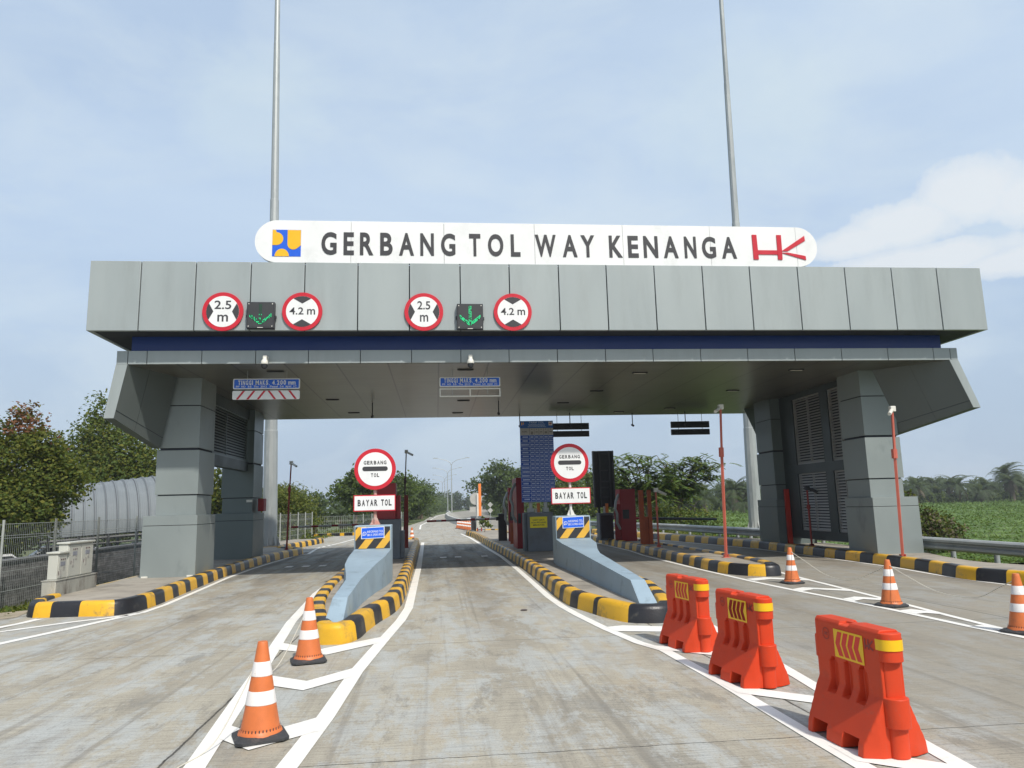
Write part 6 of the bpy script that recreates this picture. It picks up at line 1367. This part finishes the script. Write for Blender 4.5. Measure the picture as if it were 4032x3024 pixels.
# broad trees behind the lanes
g_m = 'broad trees beyond the gate'
def broad(loc, w_, h, n, label, mats_, group=g_m, size=0.3, seed=None):
    rnd = random.Random(seed if seed is not None else int(loc[0] * 10 + loc[1]))
    L = []
    for _ in range(12):
        a = rnd.uniform(0, 2 * PI); q = rnd.random() ** 0.6; z = rnd.uniform(0.3, 0.92)
        wd = w_ / 2 * (1 - 0.65 * max(0, z - 0.55)) * q
        L.append((wd * math.cos(a), wd * math.sin(a) * 0.7, h * z, w_ * rnd.uniform(0.15, 0.24), 0.8))
    L.append((0, 0, h * 0.93, w_ * 0.13, 1.0))
    return tree('broad_tree', loc, L, n, size, mats_, lambda p: 0 if random.random() < 0.7 else 1, label, group, 0.02 * h + 0.06, size * 1.5)
broad((-7.0, 66, -0.3), 4.4, 5.4, 5200, 'tall leafy tree left of the left GERBANG TOL sign', [LG, LB])
broad((-4.6, 78, -0.3), 5.0, 5.2, 4600, 'leafy tree behind the left GERBANG TOL sign', [LG, LB])
broad((-3.4, 90, -0.2), 5.6, 5.0, 4600, 'broad dark tree right of the left GERBANG TOL sign', [LB, LG], size=0.36)
broad((-4.8, 108, -0.2), 7, 5.2, 4200, 'broad tree on the left road edge', [LB, LG], size=0.42)
broad((-4.2, 130, -0.2), 7, 5.4, 4000, 'broad far tree on the left road edge', [LB, LG], size=0.45)
broad((9.6, 108, 0), 8.5, 7.0, 6500, 'large rounded tree behind the orange boom', [LB, LG], size=0.42)
broad((13.0, 100, 0), 6.5, 6.2, 4500, 'rounded tree left of the tariff board', [LB, LG], size=0.4)
broad((12.6, 74, -0.2), 6, 4.6, 4500, 'broad tree behind the tariff board', [LG, LB])
broad((16.4, 80, -0.3), 6.5, 5.2, 4500, 'broad tree right of the round sign by the tariff board', [LG, LO])
broad((22.0, 92, -0.3), 8, 5.2, 4500, 'broad tree behind the black display board', [LG, LB], size=0.36)
broad((-14.5, 76, -0.8), 6, 4.1, 4200, 'dark broad tree among the palms left of the left sign', [LB, LG], size=0.34)
broad((-20, 80, -0.8), 8, 4.3, 3800, 'dark broad tree behind the left mast', [LB, LG], size=0.36)
# light spreading trees right of the terminals: limbs with flat leaf sprays
def spreading(loc, tips, label, lean=(0, 0)):
    t = thing('spreading_tree', loc, label, 'tree', 'light spreading trees behind the guardrail')
    m = MB(); tr = MB(); b_ = Vector(loc); fork = b_ + Vector((lean[0], 0, 1.7))
    tr.tube([b_, b_.lerp(fork, 0.5), fork], [0.11, 0.09, 0.075], 8)
    for tp in tips:
        e = b_ + Vector(tp); mid = fork.lerp(e, 0.55) + Vector((0, 0, 0.18 * (e - fork).length))
        tr.tube([fork, mid, e], [0.05, 0.035, 0.012], 5)
        L = (e - mid).length
        for i in range(34):
            f = random.random() ** 0.7; c0 = (fork.lerp(mid, f * 2) if f < 0.5 else mid.lerp(e, f * 2 - 1)) if random.random() < 0.85 else e
            if f < 0.25: c0 = mid.lerp(e, random.random())
            c0 = c0 + Vector((random.gauss(0, 0.28), random.gauss(0, 0.4), random.gauss(0, 0.10)))
            dr = Vector((random.gauss(0, 1), random.gauss(0, 1), -0.15)).normalized(); ln = random.uniform(0.4, 0.75)
            # a drooping spray: leaflets in pairs along a stalk
            for q in range(9):
                p = c0 + dr * (ln * q / 8) - Vector((0, 0, 0.25 * ln * (q / 8) ** 2)); sd = Vector((-dr.y, dr.x, 0)).normalized()
                for s in (-1, 1):
                    v = (sd * s + dr * 0.4).normalized() * 0.21 + Vector((0, 0, -0.05)); wv = dr * 0.065
                    m.add([p, p + v * 0.5 + wv, p + v, p + v * 0.5 - wv], [(0, 1, 2, 3)], 0 if random.random() < 0.6 else 1)
    m.build('crown', [LF, LY], t, smooth=0); tr.build('trunk', BARK, t)
random.seed(21)
spreading((12.4, 42.2, -0.35), [(-1.8, 0, 4.6), (-0.9, 0.3, 4.75), (-2.6, -0.3, 4.0), (0.0, 0, 4.3), (-2.2, 0.2, 3.2), (0.8, 0, 3.9), (-0.8, -0.4, 3.5), (0.2, 0.3, 3.0), (1.2, -0.2, 3.2), (-1.5, 0.4, 2.7), (0.5, 0, 2.3), (-0.6, 0.2, 2.5), (-2.7, 0.1, 4.5)], 'light spreading tree just behind the double rust coloured post', (-0.4, 0))
spreading((14.6, 45.5, -0.35), [(-0.8, 0, 4.9), (0.4, 0.3, 4.4), (1.2, 0, 4.75), (2.2, -0.3, 4.4), (3.1, 0, 4.3), (1.6, 0.2, 3.7), (-0.3, 0, 3.6), (2.6, -0.4, 3.6), (0.6, 0.3, 3.1), (1.8, 0, 2.9), (-0.9, -0.2, 2.8), (2.4, 0.4, 4.8), (0.0, 0, 4.0)], 'light spreading tree left of the salmon camera pole', (0.4, 0))
spreading((17.2, 52, -0.35), [(-1.2, 0, 3.9), (0.4, 0.3, 3.5), (1.0, 0, 3.9), (-0.3, -0.3, 3.0), (0.8, 0, 2.6), (-1.0, 0.2, 2.6)], 'smaller spreading tree behind the salmon camera pole', (0.2, 0))
tree('scrub', (13.6, 44, -0.35), [(-0.8, 0, 0.9, 0.9), (0.3, 0.3, 1.2, 0.9), (1.3, 0, 0.8, 0.8), (2.6, 0.4, 0.9, 0.9)], 3200, 0.16, [LG, LO], lambda p: 0 if random.random() < 0.7 else 1, 'dark scrub under the light spreading trees', 'bushes on the right verge', 0.05, 0.3, cat='bush')
# bush at the guardrail
def pickb(p): return 2 if random.random() < 0.45 else (0 if random.random() < 0.6 else 1)
tree('thorny_bush', (16.8, 24.2, -0.36), [(-0.5, 0, 1.3, 0.62), (0.3, 0.2, 1.05, 0.55), (-0.9, 0, 0.8, 0.55), (0.9, 0, 0.75, 0.45), (-0.2, -0.2, 0.7, 0.6), (-0.7, 0.1, 1.9, 0.35), (0.6, 0, 0.4, 0.5)], 5200, 0.105, [LG, LO, LD], pickb, 'brownish bush behind the guardrail right of the front right pillar', 'bushes on the right verge', 0.05, 0.16, cat='bush')
tree('young_plant', (2.75, 43.5, 0.19), [(0, 0, 0.55, 0.28), (0.2, 0, 0.4, 0.2), (-0.15, 0, 0.75, 0.2)], 240, 0.14, [LG, LY], lambda p: 0 if random.random() < 0.6 else 1, 'young leafy plant on the far end of the middle island', None, 0.02, 0.14, 0.2, cat='plant')

# oil palms
def make_palm(h, fr, ln, label, dry=4):
    t = thing('oil_palm', (0, 0, 0), label, 'palm', 'oil palms along the far field')
    m = MB(); m.tube([(0, 0, -0.3), (0.05, 0, h * 0.5), (0.02, 0, h)], [0.38, 0.34, 0.30], 8); m.build('trunk', BARK, t)
    c_ = MB()
    for i in range(fr + dry):
        dead = i >= fr; a = random.uniform(0, 2 * PI); el0 = random.uniform(-0.9, -0.3) if dead else random.choice((random.uniform(0.9, 1.4), random.uniform(0.3, 0.9), random.uniform(0.0, 0.5)))
        L = ln * random.uniform(0.8, 1.1) * (0.7 if dead else 1); d_ = Vector((math.cos(a), math.sin(a), 0)); p = Vector((0, 0, h)); el_ = el0; nseg = 9; pts = [p.copy()]
        for s in range(nseg):
            p = p + (d_ * math.cos(el_) + Vector((0, 0, math.sin(el_)))) * (L / nseg); el_ -= 0.20 if not dead else 0.12; pts.append(p.copy())
        sd = Vector((-d_.y, d_.x, 0))
        for s in range(nseg):
            for sub in range(3):
                q = pts[s].lerp(pts[s + 1], sub / 3); tang = (pts[s + 1] - pts[s]).normalized(); f = (s + sub / 3) / nseg
                l = ln * 0.24 * (1 - 0.65 * f) * (0.5 + min(1, f * 3) * 0.5)
                for sg in (-1, 1):
                    v = (sd * sg * 0.85 + tang * 0.5 + Vector((0, 0, -0.35))).normalized() * l * random.uniform(0.8, 1.2); wv = tang * l * 0.085
                    c_.add([q - wv, q + wv, q + v * 0.6 + wv * 0.8, q + v], [(0, 1, 2, 3)], 1 if dead else 0)
    c_.build('crown', [LP, LD], t, smooth=0)
    return t
random.seed(33)
pal = [make_palm(2.6, 26, 3.4, 'oil palm in the long row across the field'), make_palm(3.2, 24, 3.2, 'oil palm in the long row across the field'), make_palm(1.8, 26, 3.3, 'oil palm in the long row across the field')]
spots = []
for i in range(26): spots.append((70 + i * 3.0 + random.uniform(-1, 1), 148 + random.uniform(-5, 5), 0.82 + random.uniform(-0.05, 0.22)))
for i in range(14): spots.append((74 + i * 5.6 + random.uniform(-2, 2), 162 + random.uniform(-5, 5), 1.0 + random.uniform(-0.05, 0.2)))
for i in range(12): spots.append((32 + i * 4.2 + random.uniform(-1.5, 1.5), 118 + i * 1.8 + random.uniform(-4, 4), 0.75 + random.uniform(-0.05, 0.2)))
for i in range(7): spots.append((20 + i * 5 + random.uniform(-1.5, 1.5), 112 + random.uniform(-4, 4), 0.8 + random.uniform(-0.05, 0.2)))
for i, (x, y, s) in enumerate(spots):
    o = pal[i] if i < 3 else copy_tree(pal[i % 3]); o.location = (x, y, -0.35); s *= 1.36; o.scale = (s * 1.05, s * 1.05, s); o.rotation_euler.z = random.uniform(0, 6)
c_ = copy_tree(pal[1]); c_.location = (120.5, 147, -0.35); c_.scale = (1.7, 1.7, 1.85); c_['label'] = 'largest oil palm at the right edge of the photo'; c_['group'] = 'single oil palms'
for x, y, s, lab in ((-12.5, 79, 0.78, 'oil palm left of the left GERBANG TOL sign'), (-10.4, 84, 0.72, 'oil palm nearest the left GERBANG TOL sign'), (-16.5, 82, 0.8, 'oil palm right of the yellow green bush'), (-2.3, 112, 0.85, 'oil palm at the left road edge beyond the gate'), (26.5, 100, 0.85, 'oil palm behind the light spreading trees'), (42.5, 101, 0.85, 'oil palm left of the right mast'), (15.2, 88, 0.8, 'oil palm left of the black display board')):
    c_ = copy_tree(pal[2]); c_.location = (x, y, -0.4); c_.scale = (s, s, s); c_['label'] = lab; c_['group'] = 'single oil palms'; c_.rotation_euler.z = random.uniform(0, 6)
# far wood that closes the view, and the scrub at its foot
def far_wood(pts, n, h, label, mats_, size, base_z=-0.4):
    m = MB()
    for i in range(len(pts) - 1):
        a, b_ = Vector(pts[i]), Vector(pts[i + 1]); L = (b_ - a).length; k_ = max(2, int(L / (h * 0.55)))
        for q in range(k_):
            c0 = a.lerp(b_, (q + random.random()) / k_); hh = h * random.uniform(0.72, 1.12); r = h * random.uniform(0.28, 0.42)
            for _ in range(int(n / k_ / (len(pts) - 1))):
                d_ = Vector((random.gauss(0, 1), random.gauss(0, 1), random.gauss(0, 1))).normalized(); u = random.random()
                p = Vector((c0.x, c0.y, base_z + hh * 0.5)) + Vector((d_.x * r, d_.y * r, d_.z * hh * 0.5)) * (0.7 + 0.35 * u)
                leaf(m, p, size * random.uniform(0.7, 1.3), 0 if random.random() < 0.6 else 1, 0.35, d_)
    return tag(m.build('woodland', mats_, smooth=0), label, 'woodland', kind='stuff')
far_wood([(-60, 290), (-14, 300), (8, 330), (44, 330), (120, 300)], 20000, 8.0, 'far hazy wood closing the road', [LB, LP], 1.0)
far_wood([(22, 172), (70, 175), (130, 178), (185, 172)], 28000, 5.9, 'dense palm wood behind the far palm row', [LP, LB], 0.7)
far_wood([(-40, 95), (-24, 92), (-12, 96), (-5.2, 108)], 9000, 4.4, 'dark wood behind the left fence', [LB, LG], 0.5, -0.6)
far_wood([(-5.2, 100), (-4.2, 130), (-3.6, 170), (-1.2, 220), (4, 290)], 14000, 5.6, 'wood along the left side of the far road', [LB, LG], 0.6)
far_wood([(11, 128), (14, 180), (20, 240), (32, 300)], 12000, 5.8, 'wood along the right side of the far road', [LB, LG], 0.6)
far_wood([(10.5, 90), (17, 96), (30, 108), (48, 128), (70, 146)], 16000, 2.6, 'scrub at the foot of the trees across the field', [LG, LB], 0.45)

far_wood([(68, 146), (100, 143), (140, 146), (180, 142)], 14000, 2.3, 'low scrub before the far palm row', [LG, LB], 0.5)

# leafy ground cover of the field and grass of the verges
def cover(name, label, n, area, size, mats_, hf, weights=(0.75,)):
    m = MB(); 
    while len(m.f) < n:
        x, y = area()
        z = hf(x, y); s = size(x, y)
        leaf(m, Vector((x, y, z + random.uniform(0, s * 0.6))), s, 0 if random.random() < weights[0] else 1, 1.2)
    return tag(m.build(name, mats_, smooth=0), label, 'ground cover', kind='stuff')
def hump(x, y): return ground_z(x, y) + 0.22 * max(0, math.sin(x * 0.55 + math.sin(y * 0.23) * 2)) * max(0, math.sin(y * 0.31 + x * 0.13)) + 0.12 * math.sin(x * 1.3 + y * 0.7)
def f_area():
    while True:
        y = 20 + 130 * random.random() ** 1.6; x = random.uniform(0.30, 0.98) * y
        if x > (14.2 if y < 40 else 13.5 - (y - 40) * 0.03) and not (y > 95 and x < 17): return x, y
mb = MB(); gx = [13.6 + 0.55 * i * (1 + i * 0.0075) for i in range(150)]; gy = [19 + 0.55 * i * (1 + i * 0.006) for i in range(120)]
mb.v = [(x, y, hump(x, y) - 0.02 + (0 if 14.5 < x else -0.2)) for y in gy for x in gx]
for j in range(len(gy) - 1):
    for i in range(len(gx) - 1):
        a = j * len(gx) + i; mb.f.append([a, a + 1, a + len(gx) + 1, a + len(gx)]); mb.m.append(0)
fm, nt_, b_, co_ = base('field_green')
n_ = noise(nt_, co_, 0.35, 9, 0.7); r_ = ramp(nt_, [(0.35, (0.08, 0.145, 0.03)), (0.55, (0.125, 0.205, 0.045)), (0.7, (0.17, 0.225, 0.07))]); nt_.links.new(n_, r_.inputs[0])
n2_ = noise(nt_, co_, 5, 5, 0.75); r2_ = ramp(nt_, [(0.3, 0.5), (0.7, 1.25)]); nt_.links.new(n2_, r2_.inputs[0]); nt_.links.new(mixc(nt_, 1.0, r_.outputs[0], r2_.outputs[0], 'MULTIPLY'), b_.inputs['Base Color']); b_.inputs['Roughness'].default_value = 0.9
tag(mb.build('field', fm, smooth=60), 'open green field beyond the guardrail', 'field', kind='structure')
cover('ground_cover', 'leafy creeping plants covering the field', 52000, f_area, lambda x, y: 0.06 + y * 0.0028, [LF, LG], hump, (0.8,))
cover('verge_grass', 'rough grass and weeds under the guardrail', 9000, lambda: (random.uniform(12.35, 15.2), 9 + 36 * random.random()), lambda x, y: random.uniform(0.08, 0.2), [LO, LY], lambda x, y: ground_z(x, y) + 0.02, (0.6,))
cover('verge_grass', 'short grass between the left kerb and the wire fence', 20000, lambda: (random.uniform(-11.5, -7.55), 13.75 + 16 * random.random() ** 1.9), lambda x, y: random.uniform(0.05, 0.12), [LO, LG], lambda x, y: ground_z(x, y), (0.6,))
cover('verge_grass', 'grass strip along the left fence beyond the gate', 5000, lambda: (random.uniform(-12, -6.6), random.uniform(41.5, 64)), lambda x, y: random.uniform(0.12, 0.28), [LO, LG], lambda x, y: ground_z(x, y), (0.6,))

# ------------------------------------------------------------------ humid air that pales the far trees
mb = MB(); mb.box(-905, 905, -65, 1505, -3.2, 36)
hm = bpy.data.materials.new('haze'); hm.use_nodes = True; hn = hm.node_tree; hn.nodes.clear()
ho = hn.nodes.new('ShaderNodeOutputMaterial'); hv = hn.nodes.new('ShaderNodeVolumePrincipled'); hv.inputs['Color'].default_value = (0.86, 0.92, 1.0, 1); hv.inputs['Density'].default_value = 0.0005
hn.links.new(hv.outputs[0], ho.inputs['Volume'])
tag(mb.build('haze', hm, smooth=0), 'thin humid haze over the plaza and fields', 'haze', kind='stuff')
# ------------------------------------------------------------------ render
sc.render.engine = 'CYCLES'; sc.cycles.max_bounces = 6; sc.cycles.diffuse_bounces = 3; sc.cycles.glossy_bounces = 3; sc.cycles.transmission_bounces = 2; sc.cycles.caustics_reflective = False; sc.cycles.caustics_refractive = False
sc.cycles.use_denoising = True
